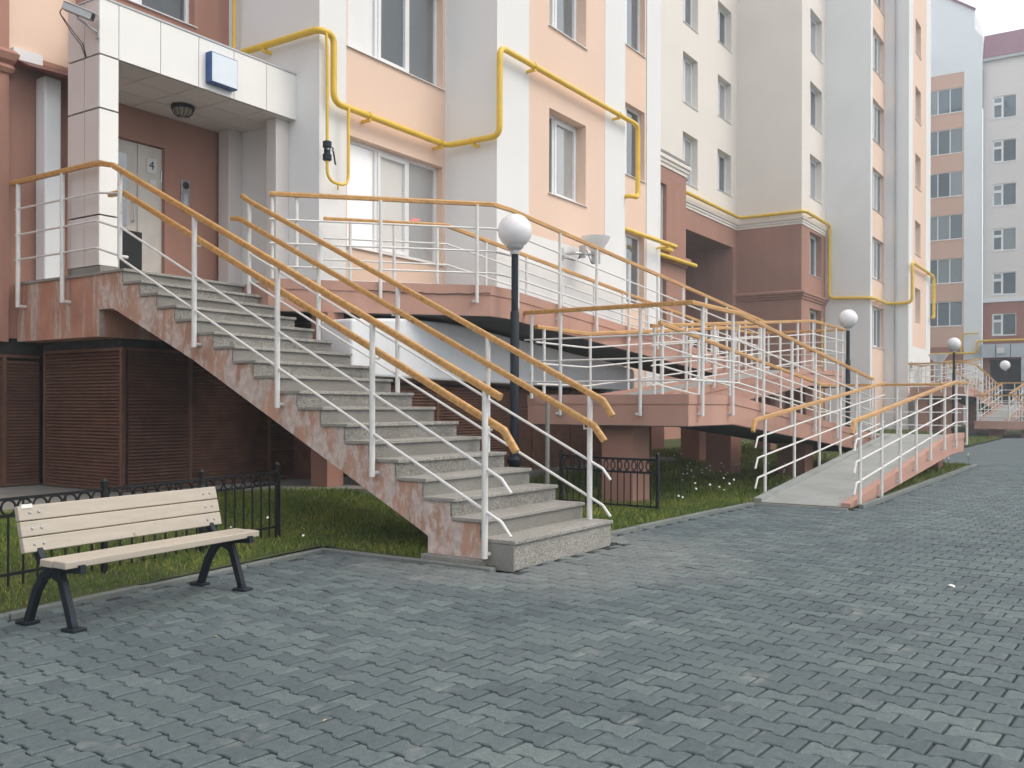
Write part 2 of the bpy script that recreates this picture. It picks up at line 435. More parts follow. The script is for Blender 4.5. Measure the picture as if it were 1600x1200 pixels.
for row in range(-90, 190):
    off = (row % 2) * PL / 2
    for j in range(-95, 40):
        p = CV * (row * PW) + RV * (j * PL + off)
        x, y = p.x, p.y
        if x > FARX or y > kerb_y(x) - 0.05: continue
        if 12.0 < x < 12.35 and y > 2.86: continue
        fw = x * ca + y * sa; rt = x * sa - y * ca
        if fw < 2.3 or fw > 26: continue
        if abs(rt) > 0.60 * fw + 1.0: continue
        cells.append((fw, x, y, abs(rt) < 0.56 * fw and fw > 3.3))
near = sorted([c for c in cells if c[3]])[:300]
nearset = {(c[1], c[2]) for c in near}
for (fw, x, y, _) in near:
    o = bpy.data.objects.new('paver', random.choice(variants)); COL.objects.link(o); o.location = (x, y, 0); o.parent = pavement
V, F, T = [], [], []
for (fw, x, y, _) in cells:
    if (x, y) in nearset: continue
    b0 = len(V); V += paver_verts((x, y), jitter())
    F += [tuple(b0 + i for i in f) for f in PF]; T += [random.random() if random.random() < 0.93 else 0.97] * len(PF)
me = bpy.data.meshes.new('pavers'); me.from_pydata(V, [], F); me.materials.append(MAT['paver'])
at = me.attributes.new('tone', 'FLOAT', 'FACE'); at.data.foreach_set('value', T)
po = bpy.data.objects.new('pavers', me); COL.objects.link(po); po.parent = pavement; po['kind'] = 'stuff'

kerb = bpy.data.objects.new('kerb', None); COL.objects.link(kerb); kerb['kind'] = 'structure'
def kerb_line(a, b, h=0.022, wd=0.035):
    a, b = Vector((*a, 0)), Vector((*b, 0)); L = (b - a).length; n = max(1, round(L / 1.0)); t = (b - a).normalized(); s_ = Vector((-t.y, t.x, 0))
    for k in range(n):
        p, q = a + t * (L * k / n), a + t * (L * (k + 1) / n)
        dz = random.uniform(-0.006, 0.006)
        o = part('kerb_stone', MB().obox((p + q) / 2 + Vector((0, 0, h / 2 - 0.05 + dz)), t * ((q - p).length / 2 - 0.004), s_ * wd, Vector((0, 0, h / 2 + 0.05))), 'kerb_stone', kerb)
        bev(o, 0.008)
kerb_line((-6.0, kerb_y(-6.0) + 0.035), (6.045, 6.02))
kerb_line((6.01, 5.975), (6.01, 4.16))
kerb_line((7.86, kerb_y(7.87) + 0.035), (12.05, kerb_y(12.05) + 0.035), 0.03)
kerb_line((12.3, 2.86), (22.7, 2.86), 0.05)
kerb_line((22.7, 2.86), (22.7, 4.4), 0.05)

lawn = MB()
def lawn_strip(x0, x1, ky):
    nx = max(1, int((x1 - x0) / 1.0)); ys = [0.0, 0.4, 0.8, 1.2, 1.6, 2.0, 2.5, 3.0, 4.0, 6.0, 9.0]
    for i in range(nx):
        a, b = x0 + (x1 - x0) * i / nx, x0 + (x1 - x0) * (i + 1) / nx
        for j in range(len(ys) - 1):
            q = []
            for (x, yy) in ((a, ys[j]), (b, ys[j]), (b, ys[j + 1]), (a, ys[j + 1])):
                y = ky(x) + 0.06 + yy; q.append((x, y, gz(y) - 0.012))
            lawn.quad(*q)
lawn_strip(-8, 6.03, lambda x: 5.36 + 0.103 * x)
lawn_strip(6.03, 7.83, lambda x: 4.15)
lawn_strip(7.83, 12.1, lambda x: 4.36 - 0.05 * (x - 7.85))
lawn_strip(12.1, 22.7, lambda x: 2.86)
lawn_strip(22.7, 60, lambda x: 4.4)
structure('lawn', lawn, 'lawn')
structure('concrete_apron', MB().prism([(-6, 8.95), (7.2, 8.95), (8.2, 7.95), (8.5, 7.45), (17.0, 7.45), (17.0, 12.5), (-6, 12.5)], lambda p: (p[0], p[1], 0.1), lambda p: (p[0], p[1], 0.292)), 'concrete_dark')

def grass(regions):
    V, F, T = [], [], []
    for (x0, x1, y0, y1, dens, h0, h1, wd) in regions:
        for _ in range(int((x1 - x0) * (y1 - y0) * dens)):
            x, y = random.uniform(x0, x1), random.uniform(y0, y1)
            if y < kerb_y(x) + (0.10 if not 12.1 < x < 12.4 else 0.4): continue
            if 5.93 < x < 6.06 and y < 6.0: continue
            if 12.15 < x < 20.4 and 2.93 < y < 4.22: 
                if y < 3.4 and x > 15: pass
                elif x < 17: continue
            if 6.0 < x < 8.0 and y < 4.9: continue
            if y > 8.9 - max(0, (x - 7.2)) * 1.0 and x < 8.3: continue
            if x > 8.3 and y > 7.4 and x < 17: continue
            z = gz(y) - 0.015
            h = 0.8 * random.uniform(h0, h1) * (0.85 + 0.25 * math.sin(x * 2.1) * math.sin(y * 2.7 + 1)); a = random.uniform(0, 6.283); lean = random.uniform(0, 0.7) * h; la = random.uniform(0, 6.283)
            dx, dy = math.cos(a) * wd, math.sin(a) * wd
            b0 = len(V); mx, my = math.cos(la) * lean, math.sin(la) * lean
            V += [(x - dx, y - dy, z), (x + dx, y + dy, z), (x + dx * .6 + mx * .35, y + dy * .6 + my * .35, z + h * .6), (x + mx, y + my, z + h)]
            F += [(b0, b0 + 1, b0 + 2), (b0, b0 + 2, b0 + 3)]
            t = min(1, max(0, random.gauss(0.5, 0.2) if random.random() < 0.9 else random.uniform(0.8, 1))); T += [t, t]
    me = bpy.data.meshes.new('grass'); me.from_pydata(V, [], F); me.materials.append(MAT['grass_blade'])
    at = me.attributes.new('tone', 'FLOAT', 'FACE'); at.data.foreach_set('value', T)
    o = bpy.data.objects.new('grass', me); COL.objects.link(o); o['kind'] = 'stuff'
grass([(1.6, 6.15, 5.5, 9.0, 2300, 0.03, 0.085, 0.0035), (5.95, 8.3, 4.5, 8.9, 2300, 0.04, 0.11, 0.0035),
       (7.8, 13.5, 4.1, 7.4, 2000, 0.04, 0.12, 0.004), (12.3, 22.6, 2.95, 9.0, 750, 0.05, 0.13, 0.006), (22.8, 43, 4.5, 9, 160, 0.06, 0.14, 0.012)])
def daisies():
    mb = MB(); st = MB()
    spots = [(5.35, 6.2, 2), (5.5, 6.3, 2), (5.3, 6.02, 1), (8.6, 6.6, 6), (8.9, 6.3, 4), (10.9, 4.75, 3), (11.4, 4.5, 3), (12.4, 4.75, 4), (14.5, 6.0, 9), (15.2, 5.7, 8), (16.2, 5.2, 6), (13.4, 5.6, 5), (17.5, 6.8, 6), (18.5, 4.6, 6), (20.6, 7.4, 6), (16.8, 7.2, 6), (22.0, 3.2, 8), (9.9, 6.8, 4)]
    for (x, y, n_) in spots:
        for _ in range(n_):
            px, py = x + random.gauss(0, 0.14), y + random.gauss(0, 0.14); h = random.uniform(0.10, 0.30) if x > 8 else random.uniform(0.12, 0.3); z = gz(py)
            st.tube([(px, py, z), (px + random.gauss(0, .02), py, z + h * .5), (px + .02, py + .01, z + h)], 0.0018, 4)
            c = Vector((px + .02, py + .01, z + h)); nrm = Vector((random.gauss(-.5, .3), random.gauss(-.5, .3), 0.8)).normalized()
            k_ = 0.62 if x < 8 else 0.85; mb.lathe([(0.004 * k_, -0.003), (0.016 * k_, -0.001), (0.017 * k_, 0.002), (0.006 * k_, 0.004)], c, 7, nrm)
    o = structure('daisies', mb, 'paper_white', 'stuff'); 
    part('stems', st, 'grass_blade', o)['kind'] = 'stuff'
daisies()

# ------------------------------------------------------------ buildings
def frame_fn(facing, at):
    """(u along the wall, d depth into the wall, z) -> scene coordinates"""
    if facing == 'y': return lambda u, d, z: (u, at + d, z)
    return lambda u, d, z: (at + d, u, z)
def wall(parent, mat, facing, at, u0, u1, z0, z1, holes=(), reveal=0.22, name='wall', rmat=None):
    P = frame_fn(facing, at); mb = MB(); T_ = 0.32
    us = sorted({u0, u1, *[max(u0, min(u1, h[k])) for h in holes for k in (0, 1)]})
    zs = sorted({z0, z1, *[max(z0, min(z1, h[k])) for h in holes for k in (2, 3)]})
    def solid(a, b, c, d):
        um, zm = (a + b) / 2, (c + d) / 2
        return not any(h[0] < um < h[1] and h[2] < zm < h[3] for h in holes)
    for i in range(len(us) - 1):
        run = None
        for j in range(len(zs) - 1):
            s_ = solid(us[i], us[i + 1], zs[j], zs[j + 1])
            if s_ and run is None: run = zs[j]
            if (not s_ or j == len(zs) - 2) and run is not None:
                ze = zs[j + 1] if s_ else zs[j]
                mb.quad(P(us[i], 0, run), P(us[i + 1], 0, run), P(us[i + 1], 0, ze), P(us[i], 0, ze)); run = None
    for (a, b, c, d) in holes:
        a, b, c, d = max(a, u0), min(b, u1), max(c, z0), min(d, z1)
        mb.quad(P(a, 0, c), P(a, reveal, c), P(a, reveal, d), P(a, 0, d)); mb.quad(P(b, 0, c), P(b, reveal, c), P(b, reveal, d), P(b, 0, d))
        mb.quad(P(a, 0, d), P(b, 0, d), P(b, reveal, d), P(a, reveal, d)); mb.quad(P(a, 0, c), P(b, 0, c), P(b, reveal, c), P(a, reveal, c))
    mb.quad(P(u0, 0, z0), P(u1, 0, z0), P(u1, T_, z0), P(u0, T_, z0)); mb.quad(P(u0, 0, z1), P(u1, 0, z1), P(u1, T_, z1), P(u0, T_, z1))
    me = bpy.data.meshes.new(name); me.from_pydata(mb.v, [], mb.f); me.materials.append(MAT[mat])
    bm = bmesh.new(); bm.from_mesh(me); bmesh.ops.remove_doubles(bm, verts=bm.verts[:], dist=1e-5); bmesh.ops.recalc_face_normals(bm, faces=bm.faces[:]); bm.to_mesh(me); bm.free()
    return link(name, me, parent)
def window(parent, facing, at, u0, u1, z0, z1, lights, glass='glass', depth=0.13, sash=0.055, sill='pvc_white', sillout=0.035, sky_panes=()):
    """white plastic window: lights = list of (fraction of width, opening sash?, vent fraction)"""
    P = frame_fn(facing, at); mb = MB()
    def bar(a, b, c, d, d0, d1):
        p, q = P(a, d0, c), P(b, d1, d); mb.box(p[0], q[0], p[1], q[1], p[2], q[2])
    f = 0.05; d0, d1 = depth, depth + 0.07
    bar(u0, u0 + f, z0, z1, d0, d1); bar(u1 - f, u1, z0, z1, d0, d1); bar(u0 + f, u1 - f, z0, z0 + f, d0, d1); bar(u0 + f, u1 - f, z1 - f, z1, d0, d1)
    W = u1 - u0 - 2 * f; x = u0 + f; panes = []
    tot = sum(li[0] for li in lights)
    for i, (fr, op, vent) in enumerate(lights):
        wd = W * fr / tot; a, b = x, x + wd; x = b
        if i: bar(a - 0.03, a + 0.03, z0 + f, z1 - f, d0 + 0.002, d1 - 0.002); a += 0.03
        if i < len(lights) - 1: b -= 0.03
        c, d = z0 + f, z1 - f; cells_ = [(a, b, c, d)]
        if vent:
            zv = d - (d - c) * vent; bar(a, b, zv - 0.03, zv + 0.03, d0 + 0.004, d1 - 0.004)
            cells_ = [(a, b, c, zv - 0.03), (a, b, zv + 0.03, d)]
        for (a2, b2, c2, d2) in cells_:
            if op:
                s_ = sash
                bar(a2, a2 + s_, c2, d2, d0 - 0.015, d1 - 0.01); bar(b2 - s_, b2, c2, d2, d0 - 0.015, d1 - 0.01)
                bar(a2 + s_, b2 - s_, c2, c2 + s_, d0 - 0.015, d1 - 0.01); bar(a2 + s_, b2 - s_, d2 - s_, d2, d0 - 0.015, d1 - 0.01)
                a2, b2, c2, d2 = a2 + s_, b2 - s_, c2 + s_, d2 - s_
            panes.append((a2, b2, c2, d2))
    wo_ = part('window', mb, 'pvc_white', parent)
    for q_, (a, b, c, d) in enumerate(panes):
        e = [random.uniform(-0.003, 0.003) for _ in range(3)]; dd = d0 + 0.035
        p = MB(); q = [P(a - .01, dd + e[0], c - .01), P(b + .01, dd + e[1], c - .01), P(b + .01, dd + e[1] + e[2], d + .01), P(a - .01, dd + e[0] + e[2], d + .01)]
        q2 = [P(a - .01, dd + .012 + e[0], c - .01), P(b + .01, dd + .012 + e[1], c - .01), P(b + .01, dd + .012 + e[1] + e[2], d + .01), P(a - .01, dd + .012 + e[0] + e[2], d + .01)]
        p.v = q + q2; p.f = [(0, 1, 2, 3), (7, 6, 5, 4), (0, 4, 5, 1), (1, 5, 6, 2), (2, 6, 7, 3), (3, 7, 4, 0)]
        part('pane', p, 'glass_painted_sky' if q_ in sky_panes else glass, wo_)
    if sill:
        s_ = MB(); i0 = len(s_.v)
        A = [P(u0 - .03, -sillout, z0 - .028), P(u1 + .03, -sillout, z0 - .028), P(u1 + .03, depth, z0 - .002), P(u0 - .03, depth, z0 - .002)]
        s_.v = A + [(p_[0], p_[1], p_[2] + .012) for p_ in A]; s_.f = [(0, 1, 2, 3), (7, 6, 5, 4), (0, 4, 5, 1), (1, 5, 6, 2), (2, 6, 7, 3), (3, 7, 4, 0)]
        part('sill', s_, sill, wo_)
    return wo_
def cornice(parent, mat, path, prof, name='cornice'):
    """profile [(out, z)] extruded along wall corners; path = [(x, y, outx, outy)] with mitred offsets"""
    mb = MB(); n_ = len(prof); 
    for (x, y, ox, oy) in path:
        for (o, z) in prof: mb.v.append((x + ox * o, y + oy * o, z))
    for k in range(len(path) - 1):
        for j in range(n_):
            a = k * n_ + j; b = k * n_ + (j + 1) % n_; mb.f.append((a, b, b + n_, a + n_))
    mb.f.append(tuple(range(n_ - 1, -1, -1))); e = (len(path) - 1) * n_; mb.f.append(tuple(range(e, e + n_)))
    return part(name, mb, mat, parent)
L3 = [(0.95, False, 0), (1.0, True, 0), (0.9, False, 0)]
L2 = [(0.55, False, 0), (1.0, True, 0)]
ZT = 25.5
# ---- near block
nb = thing('apartment_building', 'peach and white apartment block behind the granite stairs, nearest of the row', 'building', (9, 10, 0))
# left wall of the entrance recess
def seg(mat, facing, at, u0, u1, z0, z1, holes=(), parent=None, **k): return wall(parent or nb, mat, facing, at, u0, u1, z0, z1, holes, **k)
seg('brown_plaster', 'y', 11.3, -6, 6.02, 2.05, ZT)
cornice(nb, 'brown_plaster', [(-6, 11.3, 0, -1), (6.03, 11.3, 0.6, -1), (6.03, 11.7, 0.6, 0)], [(-0.02, 5.27), (0.03, 5.29), (0.06, 5.34), (0.03, 5.39), (0.08, 5.43), (0.11, 5.51), (0.06, 5.56), (-0.02, 5.59)])
DOOR = (6.95, 8.02, 2.785, 4.81)
seg('brown_plaster', 'y', 11.05, 6.9, 9.1, 2.1, 5.5, [DOOR], reveal=0.14)
seg('brown_plaster', 'y', 11.35, 6.02, 7.0, 2.1, 5.6)
seg('brown_plaster', 'x', 6.9, 11.05, 11.35, 2.1, ZT)
seg('peach_plaster', 'y', 11.35, 6.02, 7.0, 5.6, ZT)
seg('brown_plaster', 'y', 11.05, 6.9, 9.1, 5.5, ZT, [(7.15, 8.5, s_, s_ + 1.45) for s_ in (6.65, 9.5)])
for s_ in (6.65, 9.5): window(nb, 'y', 11.05, 7.15, 8.5, s_, s_ + 1.45, [(0.7, True, 0), (1, False, 0)])
seg('white_plaster', 'x', 9.1, 9.2, 11.05, 0.28, ZT)
S_A = [3.55, 6.37, 9.2, 12.05, 14.9, 17.75, 20.6]
seg('white_plaster', 'y', 9.2, 9.1, 9.62, 0.28, ZT)
hA = [(9.66, 11.84, z, z + 1.56) for z in S_A]
seg('peach_plaster', 'y', 9.215, 9.62, 11.9, 0.28, ZT, hA, reveal=0.16)
for i_, h in enumerate(hA): window(nb, 'y', 9.215, *h, L3, sky_panes=((0, 1), (0,), ())[min(i_, 2)])  # listed panes have the sky's reflection painted into their colour
seg('white_plaster', 'x', 11.9, 8.2, 9.215, 0.28, ZT)
seg('white_plaster', 'y', 8.2, 11.9, 12.82, 0.28, ZT)
hB = [(13.46, 14.73, z, z + 1.43) for z in (4.9, 7.73, 10.56, 13.4, 16.2, 19.0)]
seg('peach_plaster', 'y', 8.205, 12.82, 15.45, 4.1, ZT, hB, reveal=0.24)
for h in hB: window(nb, 'y', 8.205, *h, L2, depth=0.2)
seg('white_plaster', 'y', 8.2, 12.82, 15.45, 0.28, 4.1)
seg('white_plaster', 'y', 8.2, 15.45, 16.28, 0.28, ZT)
part('wall', MB().box(16.0, 16.275, 8.22, 9.3, 0.28, ZT), 'white_plaster', nb)
part('wall', MB().box(19.75, 20.095, 9.22, 22, 0.28, ZT), 'white_plaster', nb)
part('wall', MB().box(5.7, 6.015, 11.32, 11.6, 2.05, ZT), 'brown_plaster', nb)
hC = [(17.2, 19.27, z, z + 1.56) for z in S_A]
seg('peach_plaster', 'y', 9.215, 16.2, 19.35, 0.28, ZT, hC, reveal=0.16)
for h in hC: window(nb, 'y', 9.215, *h, L3)
seg('white_plaster', 'y', 9.2, 19.35, 20.1, 0.28, ZT)
part('roof', MB().prism([(-6, 10.9), (9.1, 10.9), (9.1, 9.2), (11.9, 9.2), (11.9, 8.2), (16.28, 8.2), (16.28, 9.2), (20.1, 9.2), (20.1, 22), (-6, 22)], lambda p: (p[0], p[1], ZT - 0.05), lambda p: (p[0], p[1], ZT + 0.3)), 'concrete_dark', nb)
part('plinth', MB().box(16.6, 19.9, 9.0, 9.2, 0.1, 0.9), 'brown_plaster', nb)
for (y0, y1) in ((10.75, 10.98), (9.78, 9.98)):
    part('pilaster', MB().box(8.86, 9.098, y0, y1, 2.78, 5.24), 'tile_side', nb, bevel=0.01)
# entrance door in its recess
dr = part('door', MB().box(6.95, 7.635, 11.12, 11.17, 2.79, 4.80).box(7.645, 8.02, 11.115, 11.165, 2.79, 4.80), 'door_paint', nb, bevel=0.006)
part('glass_slit', MB().box(7.32, 7.48, 11.112, 11.119, 3.66, 4.62), 'glass', dr)
part('notice_board', MB().box(7.38, 7.70, 11.100, 11.113, 2.98, 3.61), 'black_rubber', dr)
part('handle', MB().tube([(7.56, 11.115, 3.74), (7.56, 11.06, 3.74), (7.56, 11.06, 4.0), (7.56, 11.115, 4.0)], 0.012), 'steel', dr)
part('hinge', MB().tube([(8.0, 11.105, 4.34), (8.0, 11.105, 4.50)], 0.014), 'steel', dr)
part('number_plate', MB().box(7.77, 7.93, 11.104, 11.111, 4.44, 4.64), 'paper_white', dr)
part('notice', MB().box(7.70, 7.78, 11.106, 11.112, 4.27, 4.31).box(7.82, 7.93, 11.106, 11.112, 4.22, 4.36), 'paper_white', dr)
def text(body, size, mat, parent, loc, rot=(R(90), 0, 0), name='lettering'):
    cu = bpy.data.curves.new(name, 'FONT'); cu.body = body; cu.size = size; cu.align_x = 'CENTER'; cu.align_y = 'CENTER'; cu.extrude = 0.001
    o = bpy.data.objects.new(name, cu); COL.objects.link(o); dg = bpy.context.evaluated_depsgraph_get()
    me = bpy.data.meshes.new_from_object(o.evaluated_get(dg)); bpy.data.objects.remove(o)
    me.transform(Matrix.Translation(loc) @ Matrix.Rotation(rot[0], 4, 'X')); me.materials.clear(); me.materials.append(MAT[mat])
    return link(name, me, parent)
text('4', 0.17, 'ink', dr, (7.85, 11.102, 4.54))
# porch light fixtures etc. are things of their own (below)

# canopy on its pier
cn = thing('entrance_canopy', 'white tiled porch canopy on a square pier above the entrance door', 'canopy', (6.3, 9.9, 2.78))
part('core', MB().box(6.17, 9.095, 9.68, 10.26, 5.26, 5.84).box(6.72, 9.095, 10.26, 11.045, 5.26, 5.84).box(6.18, 6.37, 9.68, 10.26, 2.79, 5.26), 'joint_dark', cn)
rows = [(2.865, 3.42), (3.44, 4.02), (4.04, 4.62), (4.64, 5.225), (5.245, 5.86)]
for i, (a, b) in enumerate(rows):
    part('tile_panel', MB().box(6.152, 6.385, 9.65, 9.677, a, b), 'tile_white', cn)
    for (y0, y1) in ((9.652, 9.935), (9.945, 10.27)):
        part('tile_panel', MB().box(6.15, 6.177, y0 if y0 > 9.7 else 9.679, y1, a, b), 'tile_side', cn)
xe = [6.395, 6.945, 7.49, 8.035, 8.58, 9.13]
for a, b in zip(xe[:-1], xe[1:]):
    part('tile_panel', MB().box(a, b - 0.01, 9.65, 9.677, 5.24, 5.86), 'tile_white', cn)
part('tile_panel', MB().box(6.695, 6.718, 10.28, 11.04, 5.26, 5.86), 'tile_side', cn)
part('pier_base', MB().box(6.16, 6.39, 9.645, 10.28, 2.785, 2.86), 'concrete_dark', cn)
for i in range(5):
    for j in range(3):
        y0 = 9.70 + j * 0.45
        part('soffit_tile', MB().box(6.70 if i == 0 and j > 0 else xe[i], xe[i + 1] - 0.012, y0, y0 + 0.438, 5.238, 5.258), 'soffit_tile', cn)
part('coping', MB().box(6.14, 9.13, 9.64, 10.28, 5.862, 5.885).box(6.69, 9.098, 10.2805, 11.04, 5.862, 5.885), 'grey_plastic', cn)

# ---- arch block
ab = thing('apartment_building', 'cream and brown block with the dark drive-through archway', 'building', (32, 14, 0))
wall(ab, 'brown_plaster', 'y', 11.95, 20.1, 28.05, 0.2, 8.62, [(24.4, 26.55, z, z + 1.75) for z in (3.5, 6.35)], reveal=0.2)
for z in (3.5, 6.35): window(ab, 'y', 11.95, 24.4, 26.55, z, z + 1.75, [(0.8, True, 0.3), (1, False, 0)])
cornice(ab, 'cream_plaster', [(20.1, 11.95, 0, -1), (28.05, 11.95, 1, -1), (28.05, 13.8, 1, 0)], [(-0.05, 8.62), (0.03, 8.62), (0.03, 8.72), (0.07, 8.74), (0.07, 8.82), (0.12, 8.85), (0.12, 8.96), (-0.05, 9.0)])
cornice(ab, 'brown_plaster', [(20.1, 11.95, 0, -1), (28.05, 11.95, 1, -1), (28.05, 13.8, 1, 0)], [(-0.02, 5.70), (0.05, 5.72), (0.05, 5.80), (0.09, 5.82), (0.09, 5.90), (0.13, 5.92), (0.13, 6.0), (-0.02, 6.06)], 'belt_course')
wall(ab, 'brown_plaster', 'x', 28.0, 11.97, 13.76, 0.2, 8.6)
part('roof', MB().box(20.1, 28.2, 11.9, 13.76, 9.03, 9.1), 'concrete_dark', ab)
hw = [(32.0, 33.4, z, z + 1.85) for z in (9.55, 12.5, 15.45, 18.4)] + [(35.45, 36.95, z, z + 1.62) for z in (9.95, 12.9, 15.85, 18.8)]
wall(ab, 'cream_plaster', 'y', 13.76, 26.0, 37.6, 8.9, ZT, hw, reveal=0.3)
for h in hw: window(ab, 'y', 13.76, *h, [(0.8, False, 0), (1, True, 0)], depth=0.24)
wall(ab, 'brown_plaster', 'y', 13.76, 26.0, 37.6, 0.2, 8.62, [(29.0, 37.17, 0.2, 7.85)], reveal=0.3)
CP = [(-0.05, 8.62), (0.03, 8.62), (0.03, 8.70), (0.06, 8.72), (0.06, 8.80), (0.10, 8.82), (0.10, 8.90), (-0.05, 8.94)]
cornice(ab, 'cream_plaster', [(28.1, 13.76, 0, -1), (37.6, 13.76, -1, -1), (37.6, 11.06, -1, -1), (41.05, 11.06, 0, -1)], CP)
cornice(ab, 'brown_plaster', [(37.6, 13.76, -1, 0), (37.6, 11.06, -1, -1), (41.05, 11.06, 0, -1)], [(-0.02, 5.62), (0.05, 5.64), (0.05, 5.72), (0.10, 5.74), (0.10, 5.82), (0.15, 5.84), (0.15, 5.92), (-0.02, 6.0)], 'belt_course')
part('passage', MB().quad((37.16, 13.9, 0.2), (37.16, 26, 0.2), (37.16, 26, 7.85), (37.16, 13.9, 7.85)).quad((29.0, 13.9, 7.84), (37.17, 13.9, 7.84), (37.17, 26, 7.84), (29.0, 26, 7.84)).quad((29.0, 26, 0.2), (37.17, 26, 0.2), (37.17, 26, 7.85), (29.0, 26, 7.85)).quad((29.01, 13.9, 0.2), (29.01, 26, 0.2), (29.01, 26, 7.85), (29.01, 13.9, 7.85)), 'brown_plaster', ab)
wall(ab, 'cream_plaster', 'x', 37.6, 11.06, 13.76, 8.93, ZT)
wall(ab, 'brown_plaster', 'x', 37.6, 11.06, 13.76, 0.2, 8.62)
hw = [(38.75, 40.5, z, z + 1.75) for z in (9.95, 12.95, 15.95, 18.95)]
wall(ab, 'cream_plaster', 'y', 11.06, 37.6, 41.1, 8.93, ZT, hw, reveal=0.3)
for h in hw: window(ab, 'y', 11.06, *h, [(0.8, False, 0), (1, True, 0)], depth=0.24)
hw = [(38.75, 40.5, z, z + 1.75) for z in (3.6, 6.75)]
wall(ab, 'brown_plaster', 'y', 11.06, 37.6, 41.1, 0.2, 8.62, hw, reveal=0.3)
for h in hw: window(ab, 'y', 11.06, *h, [(0.8, False, 0), (1, True, 0)], depth=0.24)
part('roof', MB().prism([(26, 13.76), (37.6, 13.76), (37.6, 11.06), (41.1, 11.06), (41.1, 24), (26, 24)], lambda p: (p[0], p[1], ZT - 0.05), lambda p: (p[0], p[1], ZT + 0.3)), 'concrete_dark', ab)

# ---- far block of the row
fb = thing('apartment_building', 'pale block with peach window bays beyond the archway', 'building', (45, 10, 0))
wall(fb, 'white_plaster', 'x', 41.1, 9.2, 11.06, 0.1, ZT)
wall(fb, 'white_plaster', 'y', 9.2, 41.1, 41.45, 0.1, ZT)
hw = [(41.5, 43.72, z, z + 1.75) for z in (3.85, 6.8, 9.75, 12.7, 15.7, 18.65)]
wall(fb, 'peach_plaster', 'y', 9.215, 41.45, 43.8, 0.1, ZT, hw, reveal=0.16)
for h in hw: window(fb, 'y', 9.215, *h, L3)
wall(fb, 'white_plaster', 'x', 43.8, 8.2, 9.215, 0.1, ZT)
wall(fb, 'white_plaster', 'y', 8.2, 43.8, 44.7, 0.1, ZT)
hw = [(45.3, 46.6, z, z + 1.5) for z in (5.2, 8.25, 11.3, 14.35, 17.4)]
wall(fb, 'peach_plaster', 'y', 8.205, 44.7, 47.9, 4.0, ZT, hw, reveal=0.24)
for h in hw: window(fb, 'y', 8.205, *h, L2, depth=0.2)
wall(fb, 'white_plaster', 'y', 8.2, 44.7, 47.9, 0.1, 4.0)
wall(fb, 'white_plaster', 'y', 8.2, 47.9, 49.1, 0.1, ZT)
part('wall', MB().box(48.7, 49.09, 8.22, 13.6, 0.1, ZT), 'white_plaster', fb)
wall(fb, 'white_plaster', 'y', 13.6, 49.1, 66.4, 0.1, ZT)
part('roof', MB().prism([(41.1, 9.2), (43.8, 9.2), (43.8, 8.2), (49.1, 8.2), (49.1, 13.6), (66.4, 13.6), (66.4, 24), (41.1, 24)], lambda p: (p[0], p[1], ZT - 0.05), lambda p: (p[0], p[1], ZT + 0.3)), 'concrete_dark', fb)

# ---- building closing the far end of the yard
eb = thing('apartment_building', 'cross block at the far end with purple roof and brown ground storey', 'building', (67, 6, 0))
XE = 66.5
hw = [(9.16, 11.45, z, z + 1.62) for z in (6.55, 9.35, 12.2, 15.0, 17.8, 20.45)]
wall(eb, 'far_brown', 'x', XE, 9.1, 12.5, 3.9, 5.2, ())
wall(eb, 'peach_plaster_shaded', 'x', XE, 9.1, 12.5, 5.2, 23.0, hw, reveal=0.1)
for h in hw: window(eb, 'x', XE, *h, [(1, False, 0)] * 3, 'glass_far', 0.06)
wall(eb, 'far_white_hazed', 'x', XE - 0.02, 8.03, 9.1, 0.0, 23.0)
wall(eb, 'brown_plaster', 'x', XE, 9.1, 12.5, 0.0, 3.9)
gb = MB().prism([(8.03, 23.0), (12.5, 23.0), (12.5, 28.6), (11.0, 28.6), (8.5, 26.8), (8.5, 25.6), (8.03, 25.0)], lambda p: (XE - 0.02, p[0], p[1]), lambda p: (XE + 9, p[0], p[1]))
part('gable', gb, 'far_white_hazed', eb)
part('coping', MB().sweep([(XE - 0.06, 12.5, 28.65), (XE - 0.06, 11.0, 28.65), (XE - 0.06, 8.45, 26.85)], [(-0.1, -0.06), (0.1, -0.06), (0.1, 0.06), (-0.1, 0.06)]), 'roof_purple', eb)
hs_ = [(6.12, 7.5, z, z + 1.42) for z in (8.45, 11.25, 14.1, 16.9, 19.7)] + [(1.5, 2.9, z, z + 1.42) for z in (8.45, 11.25, 14.1, 16.9, 19.7)]
wall(eb, 'far_cream', 'x', XE + 0.3, -12, 8.03, 8.1, 23.5, hs_, reveal=0.1)
for h in hs_: window(eb, 'x', XE + 0.3, *h, [(1, False, 0), (0.75, True, 0.32)], 'glass_far', 0.06)
hs_ = [(6.12, 7.5, 5.85, 7.25), (1.5, 2.9, 5.85, 7.25)]
wall(eb, 'far_brown', 'x', XE + 0.3, -12, 8.03, 5.3, 8.1, hs_, reveal=0.1)
for h in hs_: window(eb, 'x', XE + 0.3, *h, [(1, False, 0), (0.75, True, 0.32)], 'glass_far', 0.06)
part('band', MB().box(XE + 0.2, XE + 0.32, -12, 8.03, 7.98, 8.2), 'far_white_hazed', eb)
wall(eb, 'far_brown', 'x', XE + 0.3, -12, 8.03, 0.0, 5.3, [(5.75, 7.6, 0.3, 4.3)], reveal=1.2)
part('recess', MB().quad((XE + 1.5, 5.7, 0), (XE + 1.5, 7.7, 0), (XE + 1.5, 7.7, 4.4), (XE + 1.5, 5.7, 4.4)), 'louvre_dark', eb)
part('eave', MB().box(XE + 0.05, XE + 0.35, -12, 8.02, 23.45, 23.62), 'grey_plastic', eb)
